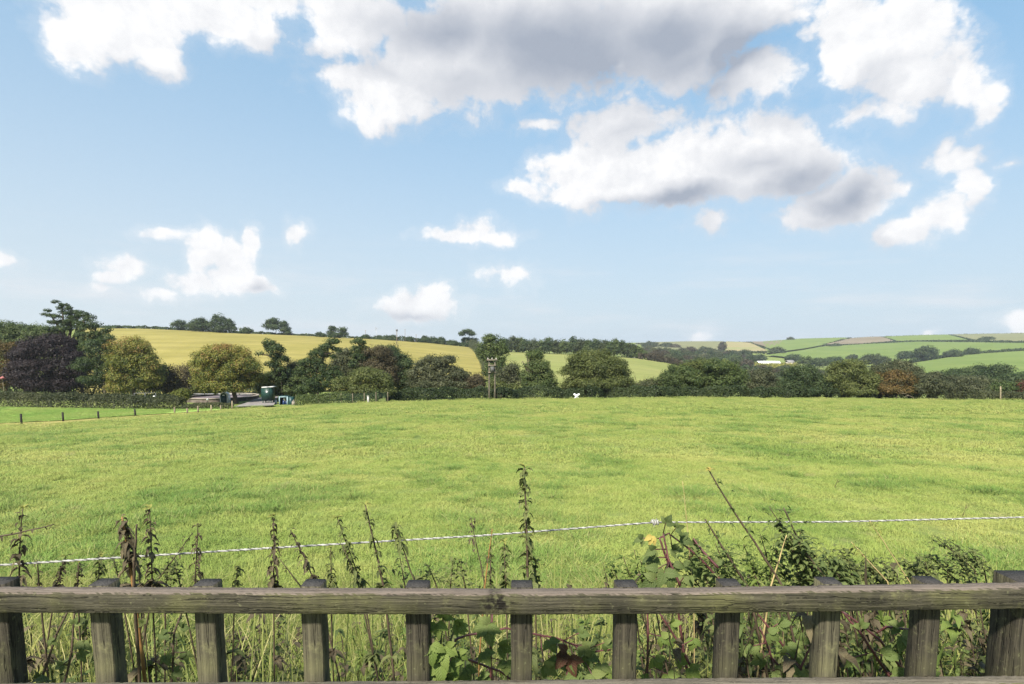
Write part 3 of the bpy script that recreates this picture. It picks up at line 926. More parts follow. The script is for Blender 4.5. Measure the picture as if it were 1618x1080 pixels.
hedge('climber_hedge', 'dark creeper growing over the mesh fence', [(468, 640.5), (540, 639), (600, 637)], 82, 1.7, 1.2, 'oak', leaf=.2)
tag(hedge('dry_bracken', 'rust brown bracken at the foot of the utility poles', [(776, 630.5), (794, 630)], 84, .7, 1.2, 'red', leaf=.3, dens=1.6), cat='bracken')

# hedges and trees along the stubble ridge
hedge('ridge_hedge', 'dark skyline hedge left of the leaning oak on the ridge', [(110, 516.5), (200, 519), (300, 524.5), (345, 527.4)], 230, 2.3, 3, 'dark', dmax=420)
hedge('ridge_hedge', 'trimmed skyline hedge between the lone ridge oak and the wooden pole', [(346, 527.4), (450, 531), (560, 536.4), (628, 540.6)], 230, 2.0, 3, 'dark', dmax=420)
hedge('ridge_hedge', 'overgrown skyline hedge from the wooden pole to the umbrella pine', [(629, 540.6), (690, 545), (744, 549)], 230, 3.4, 4, 'dark', dmax=420)
hedge('field_hedge', 'overgrown hedge running downhill between the stubble and the upper pasture', [(744, 549.5), (757, 560), (768, 578), (776, 600)], 150, 5.5, 5, 'grey', leaf=.42)
hedge('field_hedge', 'thick hedge along the right side of the upper pasture', [(1008, 569), (1040, 573), (1068, 578), (1098, 590)], 150, 4.0, 6, 'farbrown')


def far_tree(name, label, u, vb, w, h, pal='far', dmin=150, group=None, lobes=None, dmax=4400, leafk=1.0, stem=True):
    g = hit(u, vb, dmin, dmax)
    d = g[1]
    vg = vb
    if lobes is None:
        lobes = [(u, vg - h * .62, w * .36, h * .36), (u - w * .26, vg - h * .48, w * .26, h * .30), (u + w * .26, vg - h * .50, w * .26, h * .32), (u, vg - h * .34, w * .42, h * .28)]
    return tree(name, label, d, lobes, pal, (u, vb), leaf=max(.4, d * .0024) * leafk, clump=d * .0050, group=group, dens=.4, jit=.6, nolimb=True)


RG = dict(dmin=230, dmax=420)
far_tree('ridge_tree', 'small windswept tree at the left end of the ridge oaks', 283, 524, 17, 17, 'dark', lobes=[(283, 510, 8, 5), (277, 513, 5, 4), (289, 515, 6, 4)], **RG)
far_tree('ridge_oak', 'domed oak beside the tallest ridge oak', 314, 526, 30, 25, 'dark', lobes=[(315, 509, 11, 7), (306, 514, 8, 6), (325, 515, 8, 7), (314, 517, 14, 6)], **RG)
far_tree('ridge_oak', 'tallest oak on the ridge with a spreading right branch', 350, 528, 40, 34, 'dark', lobes=[(346, 503, 9, 7), (352, 510, 14, 8), (341, 512, 10, 8), (361, 514, 9, 6), (350, 519, 16, 6), (368, 519, 5, 4)], **RG)
far_tree('ridge_tree', 'small bushy tree between the tallest ridge oak and the lone one', 386, 529.5, 20, 12, 'dark', lobes=[(383, 522, 6, 4), (391, 522, 5, 4), (386, 525, 9, 3)], **RG)
far_tree('ridge_oak', 'lone leaning oak on the ridge with sky beneath its crown', 439, 531, 42, 28, 'dark', lobes=[(433, 508, 9, 6), (424, 514, 8, 5), (442, 513, 11, 7), (449, 520, 8, 5), (455, 526, 4, 3), (434, 517, 12, 4)], **RG)
far_tree('ridge_tree', 'ragged two headed tree on the ridge left of the turbine', 531, 536, 36, 20, 'dark', lobes=[(525, 519, 4, 4), (521, 526, 7, 4), (538, 522, 8, 5), (545, 528, 6, 4), (530, 530, 12, 4)], **RG)
far_tree('umbrella_pine', 'flat topped pine on the ridge above the downhill hedge', 738, 549, 22, 26, 'dark', lobes=[(738, 524, 8, 3), (731, 527, 4, 2), (745, 527, 4, 2)], **RG)
far_tree('ridge_tree', 'broad dark tree under the umbrella pine', 742, 549, 26, 18, 'dark', lobes=[(738, 538, 9, 6), (748, 540, 9, 6), (742, 543, 13, 5)], **RG)
for k, (u, vb, w, h) in enumerate([(506, 534.5, 12, 9), (578, 537.5, 12, 8), (598, 538.5, 12, 8), (612, 539.5, 13, 9), (622, 540.4, 14, 11), (647, 542, 9, 10), (672, 543.5, 9, 12), (684, 544.5, 12, 12), (696, 545.2, 14, 12), (713, 546.5, 16, 9)]):
    far_tree('hedgerow_tree', 'small tree in the ridge hedge between the ragged tree and the umbrella pine', u, vb, w, h, 'dark', group='small trees in the ridge hedge', **RG)
for k, (u, h) in enumerate([(797, 26), (808, 28), (820, 27), (832, 25), (843, 27), (856, 25), (868, 29), (880, 27), (893, 28), (906, 32), (918, 29), (930, 28), (943, 31), (957, 30), (969, 33), (982, 31), (995, 27), (1004, 24)]):
    vb = float(np.interp(u, [790, 850, 930, 1000, 1010], [557.5, 560.5, 563.5, 568, 569]))
    far_tree('hedgerow_tree', 'dark tree in the tall row along the top of the upper pasture', u, vb, 21, h * .98, ['dark', 'far', 'oak'][k % 3], 200, 'trees along the top of the upper pasture', dmax=420)

# valley wood on the right: individual crowns standing on the slope
vr = np.random.default_rng(21)
spots = []
for k in range(1500):
    u = vr.uniform(1012, 1250)
    v = vr.uniform(556, 607)
    top = np.interp(u, [1010, 1060, 1110, 1170, 1215, 1250], [559, 561, 563, 566, 576, 590])
    if v < top or (u < 1098 and v > np.interp(u, [1010, 1066, 1098], [566, 576, 588]) - 1) or (1184 < u < 1256 and 569 < v < 590):
        continue
    if all((abs(u - a) / 9.5) ** 2 + (abs(v - b) / 4.2) ** 2 > 1 for a, b in spots):
        spots.append((u, v))
for k, (u, v) in enumerate(sorted(spots, key=lambda s: s[1])):
    w = vr.uniform(14, 22)
    far_tree('valley_tree', 'broadleaf tree crowded in the wooded valley below the distant hill', u, v, w, vr.uniform(11, 16), ['far', 'dark', 'oak', 'farbrown', 'grey', 'far'][int(vr.integers(6))], 110, 'trees of the wooded valley')
for k in range(26):
    u = 1258 + k * 14.5 + vr.uniform(-3, 3)
    v = np.interp(u, [1250, 1400, 1500, 1640], [598, 604, 606, 610]) + vr.uniform(-3, 4)
    far_tree('valley_tree', 'tree in the belt behind the right hand hedge', u, v, vr.uniform(22, 32), vr.uniform(14, 20), ['far', 'dark', 'oak', 'grey'][int(vr.integers(4))], 110, 'trees behind the right hand hedge')

for (l, u, v, w, h, pal) in [
    ('round dark tree left of the hillside pasture, by the barn side', 1254, 573, 24, 14, 'dark'),
    ('pair of dark crowns between the barn and the yellow green sycamore', 1275, 580, 24, 16, 'oak'),
    ('dark rounded tree right of the pair behind the sycamore', 1297, 581, 26, 17, 'dark'),
    ('low spreading tree above the sycamore on the pasture edge', 1320, 577, 28, 14, 'dark'),
    ('small tree standing alone above the sycamore on the hill pasture', 1347, 570, 13, 9, 'far'),
    ('wide flat tree in the hill pasture behind the thin grey tree', 1382, 579, 44, 20, 'far'),
    ('rounded left member of the tree trio at the hillside hedge', 1432, 569, 28, 15, 'dark'),
    ('tallest tree at the end of the hillside hedge', 1463, 571, 36, 26, 'dark'),
    ('long low tree clump on the hillside hedge', 1508, 566, 28, 14, 'dark'),
    ('right end of the low clump on the hillside hedge', 1535, 562, 26, 12, 'dark'),
    ('dark bush on the hill hedge beneath the skyline field', 1560, 539, 20, 6, 'dark'),
    ('low dark bush under the ploughed field', 1320, 549, 14, 5, 'dark'),
    ('small tree on the skyline left of the ploughed field', 1249, 539, 6, 5, 'far'),
    ('dark rounded clump on the distant pasture', 1027, 550, 22, 10, 'far'),
    ('pair of distant bushes on the olive pasture', 1053, 550, 16, 8, 'far'),
    ('distant bush on the right of the pair on the olive pasture', 1066, 551, 12, 6, 'farbrown'),
    ('rounded distant tree below the olive pasture', 1115, 559, 18, 11, 'far'),
    ('dark tree below the distant tan field', 1228, 560, 22, 11, 'far'),
    ('dark tree between the tan field and the white roofed barn', 1180, 568, 14, 12, 'dark'),
    ('dark tree just behind the white roofed barn', 1201, 570, 18, 10, 'dark'),
    ('tall narrow tree on the distant hill between the olive and tan fields', 1141, 556, 7, 15, 'farbrown'),
]:
    far_tree('hill_tree', l, u, v, w, h, pal, 180)

# hedges of the far hills
for (l, pts, hh, pal) in [
    ('dark hedge between the hillside pasture and the upper hill field', [(1440, 573), (1530, 561), (1618, 555.5), (1720, 551)], 3.6, 'dark'),
    ('hedge between the upper hill field and the ridge fields', [(1362, 546), (1414, 541.8), (1450, 541), (1530, 540.4), (1618, 543), (1720, 545)], 3.4, 'dark'),
    ('hedge along the left and top of the ploughed field', [(1300, 546.6), (1345, 536.6), (1375, 534.2), (1392, 533.8)], 2.6, 'dark'),
    ('hedge under the ploughed field', [(1300, 546.8), (1330, 546.6), (1362, 546)], 2.4, 'dark'),
    ('hedge down the right side of the ploughed field', [(1392, 534), (1405, 537.5), (1416, 541.5)], 2.4, 'dark'),
    ('skyline hedge above the ridge field', [(1395, 533.4), (1450, 531.4), (1500, 530.4)], 2.4, 'far'),
    ('skyline hedge above the olive skyline field', [(1502, 530.3), (1560, 529), (1618, 528.2), (1720, 526.6)], 2.4, 'far'),
    ('hedge between the ridge field and the skyline field', [(1500, 531), (1520, 536), (1542, 540.5)], 2.8, 'dark'),
    ('skyline hedge on the left of the distant field', [(1215, 541), (1270, 537), (1345, 535)], 2.4, 'far'),
    ('thin skyline hedge above the distant olive pasture', [(1005, 544), (1090, 541.2), (1190, 541.4)], 2.0, 'farbrown'),
    ('hedge below the distant tan field and soil', [(1186, 544), (1205, 550), (1222, 557)], 3.0, 'far'),
    ('hedge in the valley below the olive pasture', [(1030, 557), (1090, 557), (1140, 557.5), (1216, 559)], 4.0, 'far'),
]:
    hedge('hill_hedge', l, pts, 220, hh, 4.5, pal, group=None, dens=.8)

# maize and far buildings
mz = hit(1215, 586, 150)
def crop():
    pts = []
    for k in range(5200):
        pts.append((vr.uniform(1184, 1262), vr.uniform(575.5, 588)))
    c = np.array([hit(u, v, 200) for u, v in pts])
    c[:, 2] += vr.uniform(.6, 2.4, len(c))
    V, Fq = leaf_cards(c, vr.normal(size=(len(c), 3)) * .6 + [0, -.4, .7], vr.uniform(1.2, 2.2, len(c)), .5)
    o = link('maize', mesh('maize', V - c[0], Fq, leafmat('leaf_maize', PAL['maize']), False, vr.random(len(c))), None, c[0])
    tag(o, 'yellow green maize crop below the white roofed barn', 'crop', kind='stuff')


crop()
M_ROOF = plain('white_roof', (.82, .82, .80), .5, .3, .05)
M_WALLG = plain('barn_wall', (.30, .29, .27), .8, .2, .2)
M_DARKV = plain('dark_opening', (.02, .02, .02), .9, .1, .2)


def barn(name, label, uc, vb, w, wallh, roofh, depth_, roofmat, wallmat, dmin, openings):
    g = hit(uc, vb, dmin)
    em = empty(name, g, label, 'barn')
    m = MB()
    m.box((0, depth_ / 2, wallh / 2 - .5), (w, depth_, wallh + 1.0))
    m.build('wall', wallmat, em)
    r = MB()
    ov = .35
    V = [(-w / 2 - ov, -ov, wallh), (w / 2 + ov, -ov, wallh), (w / 2 + ov, depth_ / 2, wallh + roofh), (-w / 2 - ov, depth_ / 2, wallh + roofh), (-w / 2 - ov, depth_ + ov, wallh), (w / 2 + ov, depth_ + ov, wallh)]
    V += [(x, y, z + .18) for x, y, z in V]
    r.add(V, [(0, 3, 2, 1), (3, 4, 5, 2), (6, 7, 8, 9), (9, 8, 11, 10), (0, 1, 7, 6), (4, 10, 11, 5), (0, 6, 9, 3), (3, 9, 10, 4), (1, 2, 8, 7), (2, 5, 11, 8)])
    r.build('roof', roofmat, em)
    for (x, ww, hh) in openings:
        o = MB()
        o.box((x, .02, hh / 2), (ww, .12, hh))
        o.build('door', M_DARKV, em)
    return em


barn('barn', 'long low barn with a white roof beside the maize field', 1217, 576.5, 34 * hit(1217, 576.5, 250)[1] / F, 1.6, 2.4, 10, M_ROOF, M_WALLG, 250, [(-3, 2.2, 1.3), (4, 2.2, 1.3)])
barn('shed', 'small grey open fronted shed at the end of the tall tree row', 1009, 566.5, 5.6, 2.0, .35, 3.5, plain('shed_roof', (.36, .35, .33), .7), plain('shed_wall', (.44, .42, .38), .8), 200, [(-.9, 2.2, 1.5), (1.5, .7, 1.2)])['category'] = 'shed'
barn('cottage', 'pale cottage half hidden by trees right of the white roofed barn', 1250, 577, 6.5, 3.0, 2.2, 6, plain('slate_roof', (.20, .19, .18), .7), plain('render_wall', (.62, .56, .48), .8), 250, [(-1, 1, 2)])['category'] = 'cottage'
barn('farmhouse', 'tiny pale farmhouse on the distant hillside left of the olive pasture', 1001, 549, 12, 3.0, 2.5, 7, plain('slate_roof', (.20, .19, .18), .7), plain('render_wall', (.62, .56, .48), .8), 400, [(-2, 1, 2)])['category'] = 'house'

# poles, turbine
M_POLE = plain('pole_wood', (.19, .16, .125), .9, .1, .3, 4)
M_STEEL = plain('grey_steel', (.42, .43, .44), .45, .4, .1, 4, .3)


def seg(m, a, b, r, d, n=2):
    m.tube(np.linspace(P(*a, d), P(*b, d), n), r, 8)


hp = P(778, 631, 87)
gz_ = float(hgt(hp[0], hp[1]))
hp = np.array([hp[0], hp[1], gz_])
em = empty('utility_pole', hp, 'twin pole wooden power line support with crossbars in front of the ivy tree', 'utility pole')
for u in (773, 782):
    m = MB()
    top = P(u, 567, 87)
    bot = np.array([P(u, 631, 87)[0], 87, gz_ - .5])
    m.tube(np.linspace(bot, top, 4), np.linspace(.14, .10, 4), 8)
    m.build('pole', plain('old_pole', (.12, .105, .08), .9, .1, .3, 4), em, off=hp)
arms = []
for (v, a, b) in ((568.5, 769, 786), (577, 771, 784), (588, 771, 784)):
    m = MB()
    c0, c1 = P(a, v, 86.75), P(b, v, 86.75)
    m.box((c0 + c1) / 2, (c1[0] - c0[0], .12, .16))
    arms.append(m.build('crossarm', M_POLE, em, off=hp))
for u in (771, 777.5, 784):
    m = MB()
    q = P(u, 568, 86.75)
    m.tube([q, q + [0, 0, .18], q + [0, 0, .3]], [.05, .08, .03], 8)
    m.build('insulator', plain('ceramic', (.45, .42, .38), .3, .5), arms[0], off=hp)
m = MB()
m.box(P(778, 583, 86.7), (.55, .35, .8))
m.build('transformer', plain('dark_steel', (.09, .09, .09), .6), em, off=hp)

g = hit(627, 547, 200, 420)
em = empty('utility_pole', g, 'single wooden pole standing in the stubble just below the ridge hedge', 'utility pole')
tz = P(627, 520, g[1])
m = MB()
m.tube(np.linspace(g - [0, 0, .5], tz, 4), np.linspace(.2, .15, 4), 8)
m.build('pole', M_POLE, em, off=g)
m = MB()
m.box(tz - [0, 0, .5], (.9, .5, 1.0))
m.build('transformer', plain('dark_steel', (.09, .09, .09), .6), em, off=g)
for k, (u, v, vb, l) in enumerate([(640, 520, 542, 'thin pole on the ridge just right of the single wooden pole'), (577.5, 521, 537.5, 'short thin pole on the ridge left of the turbine'), (657.5, 528, 543, 'short pole on the ridge, farthest right of the thin poles')]):
    g = hit(u, vb, 200, 420)
    em = empty('utility_pole', g, l, 'utility pole')
    tz = P(u, v, g[1])
    m = MB()
    m.tube(np.linspace(g - [0, 0, .5], tz, 4), .10, 8)
    m.build('pole', M_POLE, em, off=g)
    m = MB()
    m.box(tz - [0, 0, .2], (.9, .12, .12))
    m.build('crossarm', M_POLE, em, off=g)
g = hit(594.5, 538.5, 200, 420)
tz = P(594.5, 518.5, g[1])
em = empty('wind_turbine', g, 'small slender wind turbine on the ridge left of the single wooden pole', 'wind turbine')
m = MB()
m.tube(np.linspace(g - [0, 0, .3], tz, 3), [.12, .1, .08], 8)
m.build('mast', M_STEEL, em, off=g)
m = MB()
m.tube([tz + [0, -.4, 0], tz + [0, .2, 0], tz + [0, .9, .0]], [.22, .2, .05], 8)
m.build('nacelle', plain('dark_steel', (.09, .09, .09), .6), em, off=g)
for a in (8, 128, 248):
    m = MB()
    dv = np.array([math.cos(R(a)), 0, math.sin(R(a))])
    m.tube([tz + [0, -.45, 0], tz + [0, -.45, 0] + dv * .6, tz + [0, -.45, 0] + dv * 1.6], [.06, .11, .03], 5)
    m.build('blade', M_STEEL, em, off=g)

# ------------------------------------------------------------------ things at the water works corner
M_GREEN = plain('dark_green_paint', (.009, .034, .025), .45, .4, .2, 2)
M_TEAL = plain('teal_paint', (.012, .046, .046), .45, .4, .2, 2)
M_WHITE = plain('white_paint', (.80, .80, .77), .5, .4, .06, 3)
M_CONC = plain('concrete', (.25, .22, .18), .9, .15, .2, 1.2)
M_BRICK = plain('tank_wall', (.10, .085, .07), .9, .1, .35, 1.5)
M_GRAV = plain('filter_gravel', (.15, .125, .13), .95, .1, .45, 3)
M_WOOD = plain('post_wood', (.17, .14, .10), .9, .1, .35, 6)
M_WOODP = plain('pale_post_wood', (.24, .20, .135), .9, .1, .3, 6)
M_BLACK = plain('black_post', (.022, .020, .018), .8, .2, .3, 6)

# circular tank
d0 = 102.0
tl, trr = P(300, 628, d0), P(405, 628, d0)
tr_ = (trr[0] - tl[0]) / 2
tcx = (trr[0] + tl[0]) / 2
tg = np.array([tcx, d0, float(hgt(tcx, d0))])
tg[2] = min(float(hgt(tcx, d0 - tr_)), tg[2])
em = empty('filter_tank', tg, 'round concrete rimmed filter tank behind the chestnut trunk', 'tank')
zr = float(P(405, 624.5, d0)[2]) - tg[2]
th = np.linspace(0, 2 * np.pi, 73)


def ringmesh(prof):
    pr = np.array(prof)
    V = np.stack([np.cos(th)[:, None] * pr[None, :, 0], np.sin(th)[:, None] * pr[None, :, 0], np.broadcast_to(pr[None, :, 1], (len(th), len(pr)))], -1).reshape(-1, 3)
    n = len(pr)
    i, j = np.meshgrid(np.arange(len(th) - 1), np.arange(n), indexing='ij')
    return V, np.stack([i * n + j, (i + 1) * n + j, (i + 1) * n + (j + 1) % n, i * n + (j + 1) % n], -1).reshape(-1, 4)


m = MB(); m.add(*ringmesh([(tr_ - .3, -1), (tr_, -1), (tr_, zr - .16), (tr_ - .3, zr - .16)])); m.build('wall', M_BRICK, em)
m = MB(); m.add(*ringmesh([(tr_ - .42, zr - .155), (tr_ + .1, zr - .155), (tr_ + .1, zr), (tr_ - .42, zr)])); m.build('rim', M_CONC, em)
m = MB(); m.add(*ringmesh([(0.02, zr - .75), (tr_ - .31, zr - .75), (tr_ - .31, zr - .35), (0.02, zr - .3)])); m.build('gravel_bed', M_GRAV, em)
m = MB()
m.tube([(0, 0, zr - .4), (0, 0, zr + .7)], .16, 8)
m.build('centre_column', M_STEEL, em)
m = MB()
m.tube([(-tr_ + .5, .4, zr + .25), (tr_ - .5, -.4, zr + .25)], .07, 6)
m.build('sprinkler_arm', M_STEEL, em)

# domed kiosk
def place(u, v, d):
    p = P(u, v, d)
    return np.array([p[0], d, float(hgt(p[0], d))])


kd = 95
kb = place(354, 634, kd)
zb = float(P(354, 633.5, kd)[2]) - kb[2]
kz = float(P(354, 619.5, kd)[2]) - kb[2]
em = empty('kiosk', kb, 'small dark green kiosk with a white arched hood beside the chestnut trunk', 'kiosk')
m = MB()
kw = 1.1
m.box((0, .4, (kz - .35) / 2 - .3), (kw - .1, .8, kz - .35 + .6))
m.build('body', M_TEAL, em)
arc = np.linspace(0, np.pi, 15)
V, f = [], []
for rr_, yy in ((kw / 2 + .1, -.08), (kw / 2 + .1, .88), (kw / 2 - .02, .88), (kw / 2 - .02, -.08)):
    V += [(math.cos(a) * rr_, yy, kz - .62 + math.sin(a) * (rr_ * .95)) for a in arc]
n = len(arc)
for k in range(4):
    for q in range(n - 1):
        f.append((k * n + q, k * n + q + 1, ((k + 1) % 4) * n + q + 1, ((k + 1) % 4) * n + q))
m = MB(); m.add(V, f)
for sx in (-1, 1):
    m.box((sx * (kw / 2 + .04), .4, kz - .62 - .75), (.12, .96, 1.5))
m.build('hood', M_WHITE, em)
m = MB()
V = [(math.cos(a) * (kw / 2 - .03), .02, kz - .62 + math.sin(a) * (kw / 2 - .05)) for a in arc] + [(0, .02, kz - .62)]
m.add(V, None, [(n, q, q + 1) for q in range(n - 1)])
m.build('gable_panel', M_TEAL, em)
m = MB(); m.box((0, -.03, kz - .5), (.38, .05, .2)); m.build('sign_plate', M_WHITE, em)

# hut on legs
hd = 88
hb = place(423, 643, hd)
Zv = lambda v, d=hd: float(P(423, v, d)[2]) - hb[2]
em = empty('raised_hut', hb, 'dark green box hut raised on legs at the end of the gravel road', 'hut')
s_ = hd / F
m = MB(); m.box((-.1, .6, (Zv(613) + Zv(632)) / 2), (16 * s_, 1.3, Zv(613) - Zv(632))); m.build('body', M_GREEN, em)
m = MB(); m.box((-.35, .6, Zv(612.3) + .05), (9 * s_, 1.4, .14)); m.box((.62, .6, Zv(611.6) + .05), (6.5 * s_, 1.4, .12)); m.build('roof', plain('pale_roof', (.46, .46, .44), .7), em)
m = MB(); m.box((.0, -.07, Zv(619)), (.24, .05, .22)); m.build('sign_plate', M_WHITE, em)
m = MB(); m.box((.35, -.08, (Zv(612) + Zv(632)) / 2), (.07, .06, Zv(613) - Zv(632))); m.build('door_frame', M_GREEN, em)
for (x, y) in ((-.75, .1), (.55, .1), (-.75, 1.1), (.55, 1.1)):
    m = MB(); m.tube([(x, y, -.4), (x * .97, y, Zv(632))], .10, 6); m.build('leg', M_GREEN, em)
m = MB(); m.tube([(-.72, .05, .15), (.5, .05, Zv(632) - .1)], .045, 6); m.build('brace', M_GREEN, em)
m = MB(); m.box((.62, 1.3, Zv(637.3)), (6.5 * s_, .06, .75)); m.build('back_panel', plain('grey_panel', (.40, .40, .38), .7), em)

# open fronted cabinet with its contents
cd = 86
cb = place(448.5, 641.5, cd)
Zc = lambda v: float(P(448, v, cd)[2]) - cb[2]
em = empty('pump_cabinet', cb, 'teal cabinet standing open with pale blue frame beside the raised hut', 'cabinet')
ch = Zc(626)
m = MB()
m.box((0, 1.0, ch / 2 - .2), (1.25, .06, ch + .4)); m.box((.62, .5, ch / 2 - .2), (.06, 1.0, ch + .4)); m.box((-.62, .5, ch / 2 - .2), (.06, 1.0, ch + .4)); m.box((0, .5, ch + .03), (1.35, 1.1, .06))
m.build('body', M_TEAL, em)
m = MB()
M_FR = plain('pale_blue_paint', (.22, .31, .33), .5, .3, .1)
m.box((-.6, -.06, ch / 2 - .1), (.13, .08, ch + .2)); m.box((.6, -.06, ch / 2 - .1), (.2, .08, ch + .2)); m.box((0, -.06, ch - .08), (1.06, .08, .16))
m.build('frame', M_FR, em)
m = MB(); m.box((1.0, .5, ch / 2 - .25), (.66, 1.0, ch + .3)); m.build('side_housing', M_TEAL, em)
m = MB(); m.tube([(-.15, .4, -.1), (-.15, .4, .32), (-.15, .4, .62)], [.19, .19, .12], 10); m.tube([(.25, .45, -.1), (.25, .45, .5)], .15, 10)
tag(m.build('water_drum', plain('blue_plastic', (.02, .045, .13), .4, .4), None, cb), 'dark blue drums standing inside the open teal cabinet', 'drum')
m = MB(); m.ball((0, .35, ch - .42), .2); m.tube([(.1, .35, .5), (.0, .35, ch - .45)], .08, 8)
m.build('gauge', plain('cream_plastic', (.62, .58, .50), .5), em)
m = MB(); bx = place(464, 640, 85); m.box((0, 0, .22), (.42, .36, .62), lean=(.1, 0)); m.tube([(-.1, 0, .5), (.0, 0, .72), (.12, 0, .62)], .07, 6)
tag(m.build('rubble_sack', M_CONC, None, bx), 'pale sack slumped at the left end of the mesh fence', 'sack')

# mesh fence
a, b = place(468, 640, 83), place(613, 637, 80.5)
em = empty('mesh_fence', (a + b) / 2, 'dark green mesh fence in front of the pines, right of the open cabinet', 'fence')
off = (a + b) / 2
nf = 9
M_MESH = plain('green_wire', (.02, .045, .03), .6, .3, .1)
for k in range(nf):
    p = a + (b - a) * k / (nf - 1)
    p[2] = hgt(p[0], p[1])
    m = MB(); m.tube([p - [0, 0, .3], p + [0, 0, 1.55]], .05, 6); m.build('post', M_WOOD, em, off=off)
m = MB()
for k in range(8):
    z = .1 + k * .19
    q = np.array([a + (b - a) * t for t in np.linspace(0, 1, 24)])
    q[:, 2] = hgt(q[:, 0], q[:, 1]) + z
    m.tube(q, .012, 4)
for t in np.linspace(0, 1, 90):
    p = a + (b - a) * t
    p[2] = hgt(p[0], p[1])
    m.tube([p + [0, 0, .08], p + [0, 0, 1.46]], .009, 4)
m.build('wire_mesh', M_MESH, em, off=off)
p = place(583, 637, 80.6)
m = MB(); m.box((0, 0, .3), (.24, .2, 1.5)); m.box((0, 0, 1.08), (.30, .26, .06))
tag(m.build('marker_post', plain('pale_grey_post', (.38, .37, .34), .8), None, p - [0, .4, .0]), 'stubby pale post standing at the foot of the olive willow', 'post')

# fence posts of the lower strip
for (u, vb, vt, mt, l) in [(34, 671, 653.5, 0, 'leaning black fence post nearest the left edge of the photo'), (100, 666, 651, 0, 'black fence post, second from the left edge'), (156, 662, 649.5, 0, 'thin black fence post, third from the left edge'), (214, 658, 646, 0, 'black fence post, fourth from the left edge'),
                           (276, 655, 643, 1, 'brown fence post with a reddish top, below the small yellow green bush'), (296, 654, 644.5, 1, 'thin brown fence post just right of the reddish topped one'), (313, 653, 641, 1, 'brown fence post in front of the round tank'), (334, 651, 640, 2, 'pale wooden post left of the domed kiosk'), (349, 650, 640, 1, 'short brown post below the domed kiosk'), (367, 647.5, 633, 2, 'tall pale wooden post touching the chestnut trunk')]:
    g = hit(u, vb, 40)
    t = P(u - (1.2 if mt == 0 else .3), vt, g[1])
    m = MB()
    m.box((g + t) / 2 - [0, 0, .15], (.12 + .03 * (mt == 0), .12, t[2] - g[2] + .3), lean=((t[0] - g[0]) / (t[2] - g[2]), 0))
    tag(m.build('fence_post', [M_BLACK, M_WOOD, M_WOODP][mt], None, g, off=g), l, 'post', 'posts along the lower strip')

g = place(1581, 634, 90)
t = P(1581, 610, 90)
m = MB(); m.tube(np.linspace(g - [0, 0, .3], t, 4), [.11, .1, .1, .09], 8)
tag(m.build('fence_post', M_WOODP, None, g, off=g), 'lone pale post in front of the shrubs at the right', 'post')

# white crossed boards in the field
g = place(911, 631, 88.5)
em = empty('white_cross', g + np.array([0, 0, .12]), 'white cross of two short boards standing on the field before the big round tree', 'marker')
zt = float(P(911, 624.0, 88.5)[2]) - g[2] + .05
for s in (-1, 1):
    m = MB()
    m.tube([(-.46 * s, .05 * s, zt), (-.2 * s, .05 * s, zt * .80), (.08 * s, .05 * s, zt * .35), (.34 * s, .05 * s, -.05)], [.12, .17, .15, .11], 8)
    m.build('board', M_WHITE, em)

# globe lamps behind the left hedge
for (u, v, l) in [(10, 620, 'white globe lamp behind the hedge near the left edge of the photo'), (208, 625.5, 'white globe lamp under the golden tree, left end of the handrail'), (243.5, 626.5, 'white globe lamp at the right end of the handrail'), (328, 631, 'small white globe lamp left of the domed kiosk')]:
    d = 94
    c = P(u, v, d)
    g = np.array([c[0], d, float(hgt(c[0], d))])
    em = empty('globe_lamp', g, l, 'lamp', 'globe lamps')
    m = MB(); m.tube([(0, 0, -.3), (0, 0, c[2] - g[2])], .05, 6); m.build('post', M_BLACK, em)
    m = MB(); m.ball((0, 0, c[2] - g[2]), .19); m.build('globe', M_WHITE, em, smooth=True)
d = 95
c0, c1 = P(212, 621, d), P(246, 620.5, d)
m = MB()
m.tube(np.linspace(c0, c1, 3), .05, 6)
for t in (0, .5, 1):
    p = c0 + (c1 - c0) * t
    m.tube([[p[0], d, hgt(p[0], d) - .2], p], .045, 6)
tag(m.build('handrail', plain('rail_steel', (.12, .125, .13), .6), None, c0, off=c0), 'thin grey handrail under the golden tree behind the hedge', 'handrail')

# parasol and car under the trees at far left
d = 98
c = P(4, 597, d)
g = np.array([c[0], d, float(hgt(c[0], d))])
em = empty('parasol', g, 'half hidden pink and red parasol by the left edge under the orange tree', 'parasol')
m = MB(); m.tube([(0, 0, -.2), (0, 0, c[2] - g[2] + .3)], .04, 6); m.build('pole', M_WOODP, em)
n = 10
V = [(0, 0, c[2] - g[2] + .35)] + [(math.cos(2 * np.pi * k / n) * .62, math.sin(2 * np.pi * k / n) * .62, c[2] - g[2] - .15) for k in range(n)] + [(0, 0, c[2] - g[2] + .28)]
m = MB(); m.add(V, None, [(0, 1 + k, 1 + (k + 1) % n) for k in range(n)] + [(n + 1, 1 + (k + 1) % n, 1 + k) for k in range(n)])
m.build('canopy', plain('pink_canvas', (.34, .13, .12), .8, .1, .2), em)
c = P(44, 618, 114)
g = np.array([c[0], 114, float(hgt(c[0], 114))])
em = empty('parked_car', g, 'dark red car parked behind the hedge under the purple beech', 'car')
M_CAR = plain('red_car_paint', (.20, .015, .012), .3, .5, .1)
lift = 0.0


def loft(prof, w, y0=0):
    V = [(x, -w / 2, z) for x, z in prof] + [(x, w / 2, z) for x, z in prof]
    n = len(prof)
    return V, [(k, (k + 1) % n, n + (k + 1) % n, n + k) for k in range(n)]


